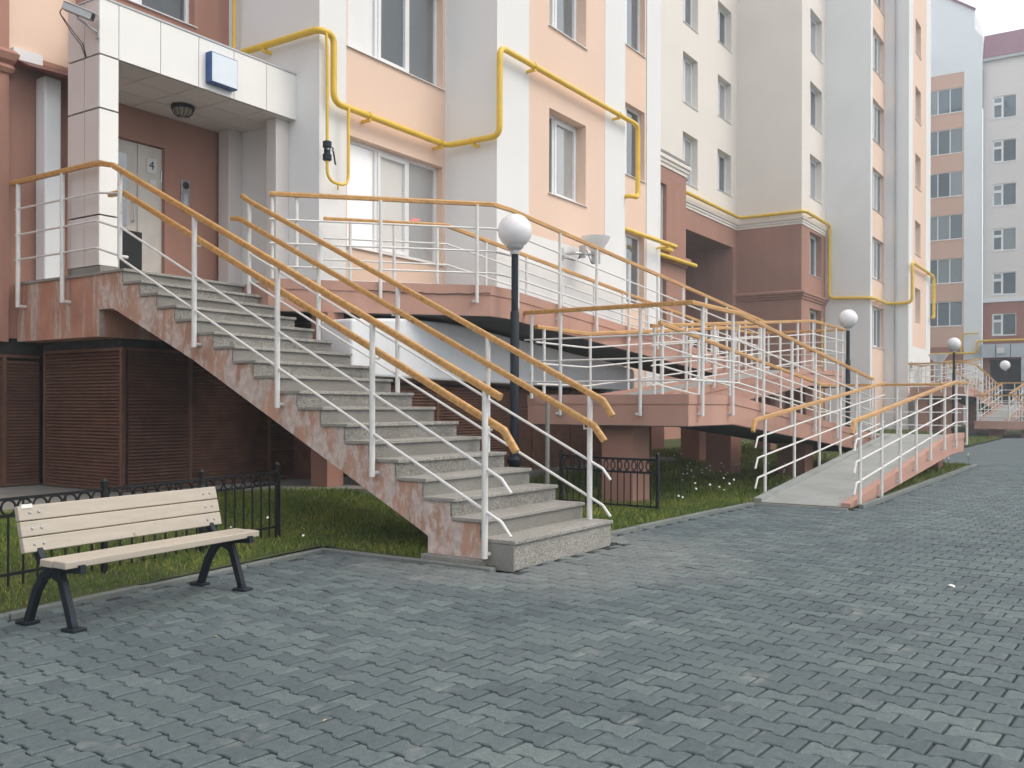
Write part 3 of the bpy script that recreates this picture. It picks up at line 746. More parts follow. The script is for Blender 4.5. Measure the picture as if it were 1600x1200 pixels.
part('roof', MB().prism([(XE + 0.02, 23.62), (XE + 0.75, 25.3), (XE + 12, 25.6), (XE + 12, 23.62)], lambda p: (p[0], -12, p[1]), lambda p: (p[0], 8.02, p[1])), 'roof_purple', eb)
fc = thing('entrance_canopy', 'grey tiled porch canopy at the far cross block with a small white sign', 'canopy', (65.8, 6, 2))
for k in range(5):
    y0 = 8.0 - 0.83 * (k + 1); part('tile_panel', MB().box(65.75, 65.79, y0 + 0.02, y0 + 0.81, 4.4, 5.25), 'grey_tile', fc)
part('core', MB().box(65.79, 66.75, 3.85, 8.0, 4.42, 5.24), 'joint_dark', fc)
for z in (2.1, 2.9, 3.65):
    for (ya, yb) in ((5.05, 5.75), ):
        part('tile_panel', MB().box(65.75, 65.79, ya, yb, z, z + 0.72), 'grey_tile', fc)
part('pier', MB().box(65.79, 66.3, 5.05, 5.75, 0, 4.42), 'concrete_dark', fc)
sg = part('sign', MB().box(65.66, 65.745, 6.62, 7.12, 4.62, 5.06), 'grey_plastic', fc)
part('sign_face', MB().box(65.65, 65.659, 6.68, 7.06, 4.68, 5.0), 'paper_white', sg)

# ------------------------------------------------------------ stairs, platform, ramps
def MX(far): return (lambda x: 65.8 - x) if far else (lambda x: x)
ZP = 2.78
def stairs(far):
    mx = MX(far); where = 'in front of the second entrance, far off' if far else 'leading up to the entrance in the foreground'
    t = thing('staircase', 'grey granite staircase ' + where, 'stairs', (mx(6.95), 4.0, 0))
    X0, X1 = mx(6.135), mx(7.755)
    poly = [(4.06, 0.0)]
    for k in range(18):
        y = 4.06 + 0.3 * k; z = 0.2003 + 0.15 * k
        poly += [(y, z), (y + 0.3, z)] if k < 17 else [(y, z), (9.64, z)]
    poly += [(9.64, 2.36), (9.37, 2.36), (8.0, 1.76), (5.02, 0.255), (4.92, 0.20), (4.92, 0.0)]
    # stepped concrete body, built in columns so every face is convex
    mb = MB()
    def under(y):
        pts = [(4.06, 0.0), (4.92, 0.0), (4.9201, 0.20), (5.02, 0.255), (8.0, 1.76), (9.37, 2.36), (9.64, 2.36)]
        for (a, b), (c, d) in zip(pts[:-1], pts[1:]):
            if a <= y <= c: return b + (d - b) * (y - a) / max(1e-6, c - a)
        return 2.36
    ys = sorted({4.06 + 0.3 * k for k in range(18)} | {4.92, 4.9202, 5.02, 8.0, 9.37, 9.64})
    def top(y): return 0.2003 + 0.15 * min(17, int((y - 4.06) / 0.3 + 1e-6))
    for a, b in zip(ys[:-1], ys[1:]):
        z1 = top((a + b) / 2); ua, ub = under(a + 1e-7), under(b - 1e-7)
        for X in (X0, X1): mb.quad((X, a, ua), (X, b, ub), (X, b, z1), (X, a, z1))
        mb.quad((X0, a, ua), (X1, a, ua), (X1, b, ub), (X0, b, ub)); mb.quad((X0, a, z1), (X1, a, z1), (X1, b, z1), (X0, b, z1))
    for k in range(18): 
        y = 4.06 + 0.3 * k; mb.quad((X0, y, 0.2003 + 0.15 * (k - 1) if k else 0), (X1, y, 0.2003 + 0.15 * (k - 1) if k else 0), (X1, y, 0.2003 + 0.15 * k), (X0, y, 0.2003 + 0.15 * k))
    mb.quad((X0, 9.64, 2.36), (X1, 9.64, 2.36), (X1, 9.64, ZP - 0.03), (X0, 9.64, ZP - 0.03)); mb.quad((X0, 4.92, 0), (X1, 4.92, 0), (X1, 4.92, 0.2), (X0, 4.92, 0.2))
    me = bpy.data.meshes.new('stringer'); me.from_pydata(mb.v, [], mb.f); me.materials.append(MAT['peeling_paint'])
    bm = bmesh.new(); bm.from_mesh(me); bmesh.ops.remove_doubles(bm, verts=bm.verts[:], dist=1e-4); bmesh.ops.recalc_face_normals(bm, faces=bm.faces[:]); bm.to_mesh(me); bm.free()
    link('stringer', me, t)
    for k in range(18):
        y = 4.03 + 0.3 * k; z = 0.2303 + 0.15 * k; e = random.uniform(-0.004, 0.004)
        y1 = y + 0.33 if k < 17 else 9.62
        part('tread', MB().box(mx(6.113), mx(7.777), y, y1, z - 0.030, z), 'granite', t, bevel=0.004 if not far else 0)
        zb = z - 0.15 if k else -0.01
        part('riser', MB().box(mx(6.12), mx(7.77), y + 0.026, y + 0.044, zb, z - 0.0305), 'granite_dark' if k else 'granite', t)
    if not far:
        part('foundation', MB().box(6.06, 6.16, 4.30, 4.94, -0.03, 0.06).box(6.118, 6.134, 4.045, 4.33, -0.02, 0.198), 'concrete_dark', t, bevel=0.012)
    return t
stairs(False)
pf = thing('entrance_platform', 'raised landing with stained brown side before the entrance door', 'platform', (7.5, 10, 0))
part('slab', MB().box(6.15, 6.9, 9.65, 11.345, 2.06, ZP - 0.03).box(6.9005, 9.098, 9.652, 11.048, 2.062, ZP - 0.031), 'streaked_paint', pf)
part('paving', MB().box(6.13, 6.898, 9.625, 11.345, ZP - 0.03, ZP).box(6.8985, 9.098, 9.625, 11.046, ZP - 0.03, ZP), 'granite', pf)

def slab(parent, name, pts, thick=0.34, mat='pink_plaster', far=False):
    """pts = [(x, y, z)] outline of the walking surface"""
    n_ = len(pts); mb = MB()
    mb.v = [(p[0], p[1], p[2]) for p in pts] + [(p[0], p[1], p[2] - thick) for p in pts]
    mb.f = [tuple(range(n_)), tuple(range(2 * n_ - 1, n_ - 1, -1))] + [((k + 1) % n_, k, n_ + k, n_ + (k + 1) % n_) for k in range(n_)]
    return part(name, mb, mat, parent)
def strip_cap(parent, pts, wd=0.10, h=0.05, d=0.07, mat='pink_plaster'):
    """raised plastered border along an edge, a little proud of the slab"""
    mb = MB(); prof = [(-0.012, -d), (wd, -d), (wd, h), (-0.012, h)]
    mb.sweep(pts, prof); return part('edge_strip', mb, mat, parent)
def wheel_ramp(far):
    mx = MX(far); which = 'beyond the archway' if far else 'beside the granite stairs'
    t = thing('access_ramp', 'zigzag concrete wheelchair ramp with pink sides ' + which, 'ramp', (mx(14), 6, 0))
    P = lambda x, y, z: (mx(x), y, z)
    Z1, Z2, Z3 = 2.085, 1.39, 0.695
    g = -1 if far else 1
    # outlines: body, concrete top sheet, border strips
    runs = [('landing', [P(7.78, 9.62, ZP), P(7.78, 8.72, ZP), P(9.80, 6.85, ZP), P(10.2, 6.85, ZP), P(10.2, 7.95, ZP), P(9.09, 9.05, ZP), P(9.09, 9.62, ZP)]),
            ('ramp_run', [P(10.2, 6.85, ZP), P(20.3, 6.85, Z1), P(20.3, 7.95, Z1), P(10.2, 7.95, ZP)]),
            ('landing', [P(20.3, 5.8, Z1), P(23.0, 5.8, Z1), P(23.0, 7.95, Z1), P(20.3, 7.95, Z1)]),
            ('ramp_run', [P(12.2, 5.78, Z2), P(20.3, 5.78, Z1), P(20.3, 6.80, Z1), P(12.2, 6.80, Z2)]),
            ('landing', [P(10.65, 4.5, Z2), P(12.2, 4.5, Z2), P(12.2, 6.82, Z2), P(10.65, 6.82, Z2)]),
            ('ramp_run', [P(12.2, 4.5, Z2), P(20.2, 4.5, Z3), P(20.2, 5.6, Z3), P(12.2, 5.6, Z2)]),
            ('landing', [P(20.2, 2.97, Z3), P(21.8, 2.97, Z3), P(21.8, 5.6, Z3), P(20.2, 5.6, Z3)]),
            ('ramp_run', [P(12.15, 2.97, 0.02), P(20.2, 2.97, Z3), P(20.2, 4.2, Z3), P(12.15, 4.2, 0.02)])]
    for nm, pts in runs:
        if pts is runs[-1][1]:
            b = [(p[0], p[1], max(-0.05, p[2] - 0.34)) for p in pts]; n_ = 4; mb = MB(); mb.v = pts + b
            mb.f = [(0, 1, 2, 3), (7, 6, 5, 4)] + [((k + 1) % 4, k, 4 + k, 4 + (k + 1) % 4) for k in range(4)]
            o = part(nm, mb, 'pink_plaster', t)
        else: o = slab(t, nm, pts)
        if pts is not runs[-1][1]:
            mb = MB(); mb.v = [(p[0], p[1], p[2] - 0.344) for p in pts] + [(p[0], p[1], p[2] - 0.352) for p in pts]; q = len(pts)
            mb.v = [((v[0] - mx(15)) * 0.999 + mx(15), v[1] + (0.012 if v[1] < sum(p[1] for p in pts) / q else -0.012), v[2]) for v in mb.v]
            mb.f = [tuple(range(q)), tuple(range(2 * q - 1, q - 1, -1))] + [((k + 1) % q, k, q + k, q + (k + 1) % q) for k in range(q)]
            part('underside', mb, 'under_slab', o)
        c = Vector((0, 0, 0))
        for p in pts: c += Vector(p)
        c /= len(pts)
        mb = MB(); mb.v = [(p[0], c.y + (p[1] - c.y) * 0.99, p[2] + 0.004) for p in pts]; mb.f = [tuple(range(len(pts)))]
        mb.v += [(v[0], v[1], v[2] - 0.003) for v in mb.v]; mb.f += [tuple(range(len(pts) * 2 - 1, len(pts) - 1, -1))]
        part('screed', mb, 'concrete', o)
    part('threshold', MB().box(mx(12.06), mx(12.148), 2.97, 4.2, -0.03, 0.018), 'concrete', t)
    # border strips on the outer edges (right hand side of the path is outside)
    E_ = [[P(7.80, 8.70, ZP), P(9.80, 6.85, ZP), P(10.2, 6.85, ZP), P(20.3, 6.85, Z1)],
          [P(10.65, 6.82, Z2), P(10.65, 4.5, Z2), P(12.2, 4.5, Z2), P(20.2, 4.5, Z3)],
          [P(12.17, 2.97, 0.02), P(20.2, 2.97, Z3), P(21.8, 2.97, Z3)],
          [P(20.3, 7.95, Z1), P(10.2, 7.95, ZP)], [P(23.0, 5.8, Z1), P(23.0, 7.95, Z1)],
          [P(20.2, 4.2, Z3), P(12.17, 4.2, 0.02)], [P(20.2, 5.6, Z3), P(12.2, 5.6, Z2)],
          [P(12.2, 5.78, Z2), P(20.3, 5.78, Z1), P(23.0, 5.8, Z1)], [P(20.3, 6.8, Z1), P(12.2, 6.8, Z2)]]
    for q_, e in enumerate(E_):
        e = [Vector(p) for p in e]
        if not far: e = e[::-1]
        strip_cap(t, e, mat='concrete' if q_ == 5 else 'pink_plaster')
    cols = [(8.25, 8.53, 8.19, 8.47, 0.2, 2.44), (10.9, 11.4, 5.37, 5.82, -0.05, 1.05), (16.4, 16.9, 6.1, 6.58, 0, 1.42), (16.9, 17.4, 4.9, 5.4, -0.05, 0.64), (17.6, 18.0, 7.2, 7.6, 0.1, 1.92),
            (19.6, 20.0, 7.2, 7.6, 0.1, 1.78), (21.8, 22.3, 6.3, 6.8, 0, 1.74), (22.3, 22.7, 7.3, 7.7, 0.1, 1.74), (20.7, 21.2, 4.6, 5.1, -0.05, 0.355), (20.7, 21.3, 3.3, 3.9, -0.05, 0.355)]
    for (a, b, c, d, e, f) in cols:
        part('column', MB().box(mx(a), mx(b), c, d, e, f), 'brown_plaster', t)
    return t
wheel_ramp(False); wheel_ramp(True)

# ------------------------------------------------------------ railings
HP = [(-0.0245, -0.024), (-0.021, -0.028), (0.021, -0.028), (0.0245, -0.024), (0.0245, -0.003), (0.0215, 0.0), (0.0245, 0.003), (0.0235, 0.020), (0.017, 0.027), (-0.017, 0.027), (-0.0235, 0.020), (-0.0245, 0.003), (-0.0215, 0.0), (-0.0245, -0.003)]
HPF = [(-0.03, -0.03), (0.03, -0.03), (0.03, 0.03), (-0.03, 0.03)]
def railing(label, path, hts, top, posts, group, foot=0.0, wood2=None, far=False, end_rail=None, end_wood=None, bracket=None, pr=0.0235):
    """path: floor line [(x, y, z)], hts: heights of the thin rails, top: height of the wooden handrail, posts: [(x, y, zfloor, drop)]"""
    t = thing('railing', label, 'railing', path[0], group)
    P = [Vector(p) for p in path]
    def up_(h): return [p + Vector((0, 0, h)) for p in P]
    w_ = up_(top)
    if end_wood: w_ = w_ + [w_[-1] + Vector(e) for e in end_wood[0]] if end_wood[0] else w_
    part('handrail', MB().sweep(w_, HPF if far else HP), 'handrail_wood', t, smooth=not far)
    if wood2:
        w2 = up_(wood2)
        if end_wood: w2 = w2 + [w2[-1] + Vector(e) for e in end_wood[1]]
        part('handrail', MB().sweep(w2, HP), 'handrail_wood', t, smooth=True)
    for h in hts:
        r_ = up_(h)
        if end_rail: r_ = r_ + [r_[-1] + Vector(e) for e in end_rail]
        part('rail', MB().tube(r_, 0.0135 if not far else 0.016, 6 if not far else 4), 'white_paint', t, smooth=True)
    for (x, y, z, drop) in posts:
        part('post', MB().tube([(x, y, z - drop), (x, y, z + top - 0.02)], pr, 10 if not far else 5), 'white_paint', t, smooth=True)
        if bracket and drop > 0.05:
            part('bracket', MB().tube([(x, y, z - drop + 0.02), (x + bracket[0], y + bracket[1], z - drop + 0.02)], 0.018, 8), 'white_paint', t, smooth=True)
    return t
# stair, left side: posts stand clear of the side of the stairs
SL = 0.5
def sline(x, y0, y1, base): return [(x, y0, base + SL * (y0 - 4.28)), (x, y1, base + SL * (y1 - 4.28))]
G = 'railings of the granite stairs'
py = [4.28, 5.475, 6.66, 7.87, 9.12]
xl = 6.055
t = thing('railing', 'left stair railing with its upper wooden handrail broken off square', 'railing', (xl, 4.28, 0.09), G)
part('handrail', MB().sweep([(xl, 9.22, 1.435 + SL * (9.18 - 4.28)), (xl, 4.13, 1.435 + SL * (4.13 - 4.28))], HP), 'handrail_wood', t, smooth=True)
part('handrail', MB().sweep([(xl + 0.06, 9.40, 1.17 + SL * (9.16 - 4.28)), (xl + 0.06, 9.16, 1.17 + SL * (9.16 - 4.28)), (xl + 0.06, 4.14, 1.17 + SL * (4.14 - 4.28)), (xl + 0.06, 4.02, 0.93)], HP), 'handrail_wood', t, smooth=True)
for h in (0.80, 0.46):
    part('rail', MB().tube([(xl, 9.12, h + SL * (9.12 - 4.28)), (xl, 4.12, h + SL * (4.12 - 4.28)), (xl, 4.03, h - 0.19)], 0.0135, 8), 'white_paint', t, smooth=True)
for y in py:
    zt = 1.41 + SL * (y - 4.28); drop = 1.33 if y < 9 else 0.96
    part('post', MB().tube([(xl, y, zt - drop), (xl, y, zt)], 0.0255, 12), 'white_paint', t, smooth=True)
    part('bracket', MB().tube([(xl, y, zt - drop + 0.03), (6.15, y, zt - drop + 0.03)], 0.018, 8), 'white_paint', t, smooth=True)
    hook = [(xl, y + 0.0, zt - 0.30), (xl + 0.05, y - 0.03, zt - 0.31), (xl + 0.06, y - 0.04, zt - 0.27)]
    part('hook', MB().tube(hook, 0.008, 6), 'white_paint', t, smooth=True)
xr = 7.70
t = thing('railing', 'right stair railing with two full-length wooden handrails', 'railing', (xr, 4.24, 0.23), G)
part('handrail', MB().sweep([(xr, 9.10, 3.86), (xr, 8.98, 1.435 + SL * (8.98 - 4.28)), (xr, 4.10, 1.435 + SL * (4.10 - 4.28)), (xr, 4.0, 1.20)], HP), 'handrail_wood', t, smooth=True)
part('handrail', MB().sweep([(xr - 0.06, 9.22, 3.585), (xr - 0.06, 9.08, 1.17 + SL * (9.08 - 4.28)), (xr - 0.06, 4.16, 1.17 + SL * (4.16 - 4.28)), (xr - 0.06, 4.05, 0.97)], HP), 'handrail_wood', t, smooth=True)
for h in (0.80, 0.46):
    part('rail', MB().tube([(xr, 9.0, h + SL * (9.0 - 4.28)), (xr, 4.10, h + SL * (4.10 - 4.28)), (xr, 4.02, h - 0.19)], 0.0135, 8), 'white_paint', t, smooth=True)
for y, zb in ((4.24, 0.2303), (5.41, 0.2303 + 0.15 * 4), (6.6, 0.2303 + 0.15 * 8), (7.79, 0.2303 + 0.15 * 12), (8.97, 0.2303 + 0.15 * 16)):
    zt = 1.41 + SL * (y - 4.28)
    part('post', MB().tube([(xr, y, zb), (xr, y, zt)], 0.0255, 12), 'white_paint', t, smooth=True)
    part('hook', MB().tube([(xr, y, zt - 0.30), (xr - 0.05, y + 0.03, zt - 0.31), (xr - 0.06, y + 0.03, zt - 0.27)], 0.008, 6), 'white_paint', t, smooth=True)
# platform side railing
t = thing('railing', 'short railing along the stained left side of the entrance platform', 'railing', (6.05, 10.7, 2.5))
part('handrail', MB().sweep([(6.05, 11.30, 3.965), (6.05, 9.62, 3.965), (6.07, 9.50, 3.96), (6.055, 9.24, 3.90)], HP), 'handrail_wood', t, smooth=True)
for h, dz in ((3.64, 0.0), (3.33, 0.0), (3.03, 0.0)):
    part('rail', MB().tube([(6.05, 11.22, h), (6.05, 9.55, h), (6.05, 9.14, h - 0.06 if h > 3.5 else h - 0.12)], 0.0125, 8), 'white_paint', t, smooth=True)
for y in (11.15, 10.21):
    part('post', MB().tube([(6.05, y, 2.46), (6.05, y, 3.95)], 0.0255, 12), 'white_paint', t, smooth=True)
    part('bracket', MB().tube([(6.05, y, 2.475), (6.152, y, 2.475)], 0.019, 8), 'white_paint', t, smooth=True)

def lerp_posts(a, b, n_, drop, ends=(True, True)):
    out = []
    for k in range(n_ + 1):
        if (k == 0 and not ends[0]) or (k == n_ and not ends[1]): continue
        f = k / n_; out.append((a[0] + (b[0] - a[0]) * f, a[1] + (b[1] - a[1]) * f, a[2] + (b[2] - a[2]) * f, drop))
    return out
def ramp_railings(far):
    mx = MX(far); Z1, Z2, Z3 = 2.085, 1.39, 0.695; G = 'railings of the %s zigzag ramp' % ('far' if far else 'near')
    P = lambda x, y, z: (mx(x), y, z); H3 = (0.20, 0.48, 0.77); TOP = 1.08
    w_ = 'far zigzag ramp ' if far else 'near zigzag ramp '
    br = lambda dx, dy: None if far else (dx, dy)
    a = (P(7.80, 8.72, ZP), P(9.78, 6.79, ZP), P(10.2, 6.79, ZP), P(20.3, 6.79, Z1))
    posts = [(mx(7.84), 8.72, ZP, 0.0), (mx(8.05), 8.52, ZP, 0.0)] + lerp_posts(P(8.75, 7.78, ZP), P(9.62, 6.93, ZP), 1, 0.18) + lerp_posts(P(10.35, 6.79, ZP), P(20.2, 6.79, Z1), 9, 0.2)
    railing(w_ + 'top run, outer railing with wooden handrail starting at the stair head' if not far else w_ + 'top run, outer railing', a, H3, TOP, posts, G, far=far, bracket=br(0, 0.07))
    a = (P(9.08, 9.1, ZP), P(10.35, 7.98, ZP), P(20.3, 7.98, Z1))
    posts = lerp_posts(P(9.35, 8.86, ZP), P(10.25, 8.07, ZP), 2, 0.0) + lerp_posts(P(11.3, 7.98, ZP - 0.075), P(20.2, 7.98, Z1), 8, 0.0)
    railing(w_ + 'top run, inner railing close to the building wall', a, H3, TOP - 0.05, posts, G, far=far)
    a = (P(20.3, 7.98, Z1), P(23.05, 7.98, Z1), P(23.05, 5.75, Z1), P(20.3, 5.72, Z1), P(12.2, 5.72, Z2))
    posts = lerp_posts(P(20.6, 7.98, Z1), P(22.9, 7.98, Z1), 2, 0.0) + lerp_posts(P(23.05, 7.6, Z1), P(23.05, 5.8, Z1), 2, 0.2) + lerp_posts(P(22.2, 5.73, Z1), P(20.3, 5.72, Z1), 2, 0.0) + lerp_posts(P(19.2, 5.72, Z1 - 0.094), P(12.3, 5.72, Z2 + 0.01), 6, 0.0)
    railing(w_ + 'second run, outer railing turning round the end landing', a, H3, TOP - 0.03, posts, G, far=far)
    a = (P(20.3, 6.77, Z1), P(12.2, 6.77, Z2), P(10.75, 6.75, Z2))
    posts = lerp_posts(P(19.9, 6.77, Z1 - 0.03), P(12.3, 6.77, Z2), 6, 0.0) + [(mx(10.95), 6.75, Z2, 0)]
    railing(w_ + 'second run, inner railing under the top run', a, H3, TOP - 0.1, posts, G, far=far)
    a = (P(10.60, 6.84, Z2), P(10.60, 4.44, Z2), P(12.2, 4.44, Z2), P(20.1, 4.44, Z3))
    posts = [(mx(10.60), y, Z2, 0.22 if y < 6.7 else 0.0) for y in (6.73, 6.28, 5.12)] + [(mx(x), 4.44, Z2 - max(0, x - 12.2) * 0.0869, 0.22) for x in (10.95, 12.0, 13.25, 14.6, 15.9, 17.3, 18.7, 20.0)]
    railing(w_ + 'third run, outer railing running round the middle landing', a, (0.22, 0.50, 0.79), 1.16, posts, G, far=far, bracket=br(0.0, 0.06))
    a = (P(12.1, 5.55, Z2), P(20.2, 5.55, Z3), P(21.75, 5.55, Z3), P(21.75, 3.02, Z3))
    posts = lerp_posts(P(12.2, 5.55, Z2), P(20.2, 5.55, Z3), 6, 0.0) + [(mx(21.0), 5.55, Z3, 0.0), (mx(21.75), 5.5, Z3, 0.0), (mx(21.75), 4.3, Z3, 0.0)]
    railing(w_ + 'third run, inner railing and end of the lowest landing', a, H3, TOP, posts, G, far=far)
    S4 = Z3 / 8.05
    a = (P(20.25, 4.25, Z3), P(12.45, 4.25, 0.03))
    posts = [(mx(x), 4.25, (x - 12.15) * S4 + 0.02, 0.0) for x in (12.75, 14.1, 15.45, 16.75, 18.1, 19.4)]
    ew = [[(-0.12 * (-1 if far else 1), 0, -0.03), (-0.20 * (-1 if far else 1), 0, -0.17)]] * 2; er = [(-0.10 * (-1 if far else 1), 0, -0.14)]
    railing(w_ + 'lowest run, lawn side railing with bent down ends', a, (0.29, 0.56, 0.84), 1.09, posts, G, far=far, end_rail=er, end_wood=ew)
    a = (P(21.75, 2.91, Z3), P(20.2, 2.91, Z3), P(12.25, 2.91, 0.03))
    posts = [(mx(21.75), 2.91, Z3, 0.2), (mx(20.3), 2.91, Z3, 0.2)] + [(mx(x), 2.91, max(0.04, (x - 12.15) * S4 + 0.02), 0.12 if x > 13.5 else 0.0) for x in (12.45, 13.7, 14.95, 16.2, 17.5, 18.95)]
    railing(w_ + 'lowest run, paving side railing with bent down ends', a, (0.29, 0.56, 0.84), 1.09, posts, G, far=far, end_rail=er, end_wood=ew, bracket=br(0, 0.06))
ramp_railings(False); ramp_railings(True)

cr = thing('plaster_crack', 'dark jagged crack running along the pink edge of the upper ramp landing', 'crack', (9, 7.6, 2.7))
pts = []; A_, B_ = Vector((8.55, 8.005, 2.735)), Vector((9.79, 6.845, 2.735)); nn_ = Vector((-0.683, -0.729, 0))
for k in range(26):
    f = k / 25; p = A_.lerp(B_, f) + nn_ * 0.0125; p.z = 2.735 - 0.03 * math.sin(f * 3) + random.uniform(-0.012, 0.012); pts.append(p)
part('crevice', MB().sweep(pts, [(-0.002, -0.004), (0.002, -0.004), (0.002, 0.004), (-0.002, 0.004)]), 'joint_dark', cr)

# ------------------------------------------------------------ louvred screens and the pale hood below the landings
def screen(label, facing, at, u0, u1, z0, z1, posts, group='brown louvred screens under the entrance'):
    P = frame_fn(facing, at); c = P((u0 + u1) / 2, 0, z0)
    t = thing('louvre_screen', label, 'screen', c, group)
    mb = MB(); z = z0 + 0.03
    while z < z1 - 0.05:
        # one bent metal slat: sloping blade with a turned edge
        for (d0, za, d1, zb) in ((0.0, z + 0.006, 0.035, z + 0.036), (0.0, z, 0.002, z + 0.008)):
            A = [P(u0, d0, za), P(u1, d0, za), P(u1, d1, zb), P(u0, d1, zb)]; i = len(mb.v)
            mb.v += A + [(a[0], a[1], a[2] + 0.003) for a in A]
            mb.f += [tuple(i + k for k in q) for q in ((0, 1, 2, 3), (7, 6, 5, 4), (0, 4, 5, 1), (1, 5, 6, 2), (2, 6, 7, 3), (3, 7, 4, 0))]
        z += 0.040
    o = part('slats', mb, 'louvre_brown', t); o['kind'] = 'stuff'
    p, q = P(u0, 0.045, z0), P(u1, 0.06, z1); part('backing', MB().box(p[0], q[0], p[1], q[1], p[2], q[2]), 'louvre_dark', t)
    for u in posts:
        p, q = P(u - 0.022, -0.012, z0 - 0.02), P(u + 0.022, 0.04, z1 + 0.02); part('frame_post', MB().box(p[0], q[0], p[1], q[1], p[2], q[2]), 'louvre_brown', t)
    for zz in (z0, z1):
        p, q = P(u0, -0.008, zz - 0.015), P(u1, 0.042, zz + 0.02); part('frame_rail', MB().box(p[0], q[0], p[1], q[1], p[2], q[2]), 'louvre_brown', t)
screen('brown louvred screen under the stained side of the entrance platform', 'x', 6.40, 9.57, 11.2, 0.32, 1.93, (9.60, 11.17))
screen('brown louvred screen at the left picture edge under the brown wall', 'y', 11.36, -6.0, 6.44, 0.32, 1.88, (-2.0, 0.0, 2.0, 4.0, 6.0))
part('beam', MB().box(-6, 6.9, 11.42, 11.8, 1.9, 2.3), 'bitumen', nb)
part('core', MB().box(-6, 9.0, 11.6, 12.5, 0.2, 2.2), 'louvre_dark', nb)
screen('brown louvred screen behind the left side of the stairs', 'y', 9.55, 6.46, 9.05, 0.32, 1.93, (7.30, 8.55, 9.02))
screen('brown louvred screen below the pale metal hood', 'y', 7.78, 8.7, 16.6, 0.32, 1.60, (8.73, 9.9, 11.1, 12.3, 13.5, 14.7, 15.8, 16.57))
screen('narrow brown louvred screen behind the brown column under the ramp landing', 'y', 9.10, 8.95, 11.85, 0.32, 2.25, (8.97, 10.4, 11.82))
part('beam', MB().box(6.45, 9.05, 9.70, 11.3, 1.95, 2.055), 'bitumen', pf)
part('end_panel', MB().box(9.0, 9.07, 9.16, 9.62, 0.3, 2.4), 'louvre_brown', pf)
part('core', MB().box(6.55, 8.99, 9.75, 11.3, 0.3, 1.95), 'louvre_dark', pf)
hd = thing('metal_hood', 'pale grey sheet metal hood tucked under the ramp landing', 'hood', (8.1, 7.9, 1.6))
hp = [(8.05, 1.645), (15.35, 1.57), (15.5, 1.60), (15.5, 1.93), (15.42, 1.97), (13.0, 2.17), (10.9, 2.335), (9.9, 2.395), (9.0, 2.385), (8.05, 2.31)]
o = part('shell', MB().prism(hp, lambda p: (p[0], 7.60, p[1]), lambda p: (p[0], 8.12, p[1])), 'duct_white', hd, bevel=0.03)
part('drip_edge', MB().box(14.6, 15.6, 7.57, 8.1, 1.548, 1.562), 'pvc_white', hd)

# ------------------------------------------------------------ bench
bt = thing('park_bench', 'pale wooden bench with black cast iron legs on the paving', 'bench', (3.76, 5.30, 0))
BA = R(6.0); bx_, by_ = Vector((math.cos(BA), math.sin(BA), 0)), Vector((-math.sin(BA), math.cos(BA), 0)); B0 = Vector((3.70, 5.29, 0))
def bp(x, y, z): return B0 + bx_ * x + by_ * y + Vector((0, 0, z))
def plank(name, x0, x1, y, z, ny, hw, th, mat='bench_wood'):
    """plank along the bench; ny = unit (y, z) across its face"""
    c = bp((x0 + x1) / 2, y, z); a = by_ * ny[0] + Vector((0, 0, ny[1])); n_ = by_ * -ny[1] + Vector((0, 0, ny[0]))
    o = part(name, MB().obox(c, bx_ * ((x1 - x0) / 2), a * hw, n_ * (th / 2)), mat, bt, bevel=0.006); return o
tb = R(76)
for k in range(3):
    q = 0.052 + k * 0.094; yy, zz = 0.115 + math.cos(tb) * q, 0.425 + math.sin(tb) * q
    s_ = plank('back_slat', -0.77, 0.77, yy, zz, (math.cos(tb), math.sin(tb)), 0.0445, 0.036)
    for x in (-0.70, -0.64, 0.64, 0.70):
        part('bolt', MB().lathe([(0.001, 0.007), (0.006, 0.006), (0.010, 0.0)], bp(x, yy - 0.0185 * math.sin(tb), zz + 0.0185 * math.cos(tb)), 8, -(by_ * math.sin(tb)) + Vector((0, 0, math.cos(tb)))), 'steel', bt)
for y in (-0.20, -0.085): plank('seat_slat', -0.77, 0.77, y, 0.393, (1.0, 0.03), 0.053, 0.042)
part('sticker', MB().obox(bp(-0.715, 0.163, 0.701), bx_ * 0.035, by_ * (math.cos(tb) * 0.012) + Vector((0, 0, 0.012 * math.sin(tb))), by_ * 0.0035), 'paper_white', bt)
for x in (-0.67, 0.67):
    fr = MB()
    pr_ = [(-0.024, -0.020), (0.024, -0.020), (0.024, 0.020), (-0.024, 0.020)]
    fr.sweep([bp(x, -0.275, 0.362), bp(x, -0.12, 0.352), bp(x, 0.03, 0.355), bp(x, 0.09, 0.39), bp(x, 0.135, 0.46), bp(x, 0.205, 0.715)], pr_, up=tuple(bx_))
    part('bracket', fr, 'dark_blue_metal', bt, bevel=0.004)
    part('leg', MB().sweep([bp(x, -0.06, 0.345), bp(x, -0.10, 0.27), bp(x, -0.185, 0.03), bp(x, -0.19, 0.0)], pr_, up=tuple(bx_)).obox(bp(x, -0.195, 0.010), bx_ * 0.045, by_ * 0.055, Vector((0, 0, 0.010))), 'dark_blue_metal', bt, bevel=0.004)
    part('leg', MB().sweep([bp(x, -0.03, 0.345), bp(x, 0.06, 0.30), bp(x, 0.13, 0.20), bp(x, 0.20, 0.03), bp(x, 0.21, 0.0)], pr_, up=tuple(bx_)).obox(bp(x, 0.215, 0.010), bx_ * 0.045, by_ * 0.055, Vector((0, 0, 0.010))), 'dark_blue_metal', bt, bevel=0.004)
    part('brace', MB().sweep([bp(x, -0.10, 0.27), bp(x, 0.0, 0.315), bp(x, 0.10, 0.26)], [(-0.014, -0.012), (0.014, -0.012), (0.014, 0.012), (-0.014, 0.012)], up=tuple(bx_)), 'dark_blue_metal', bt)

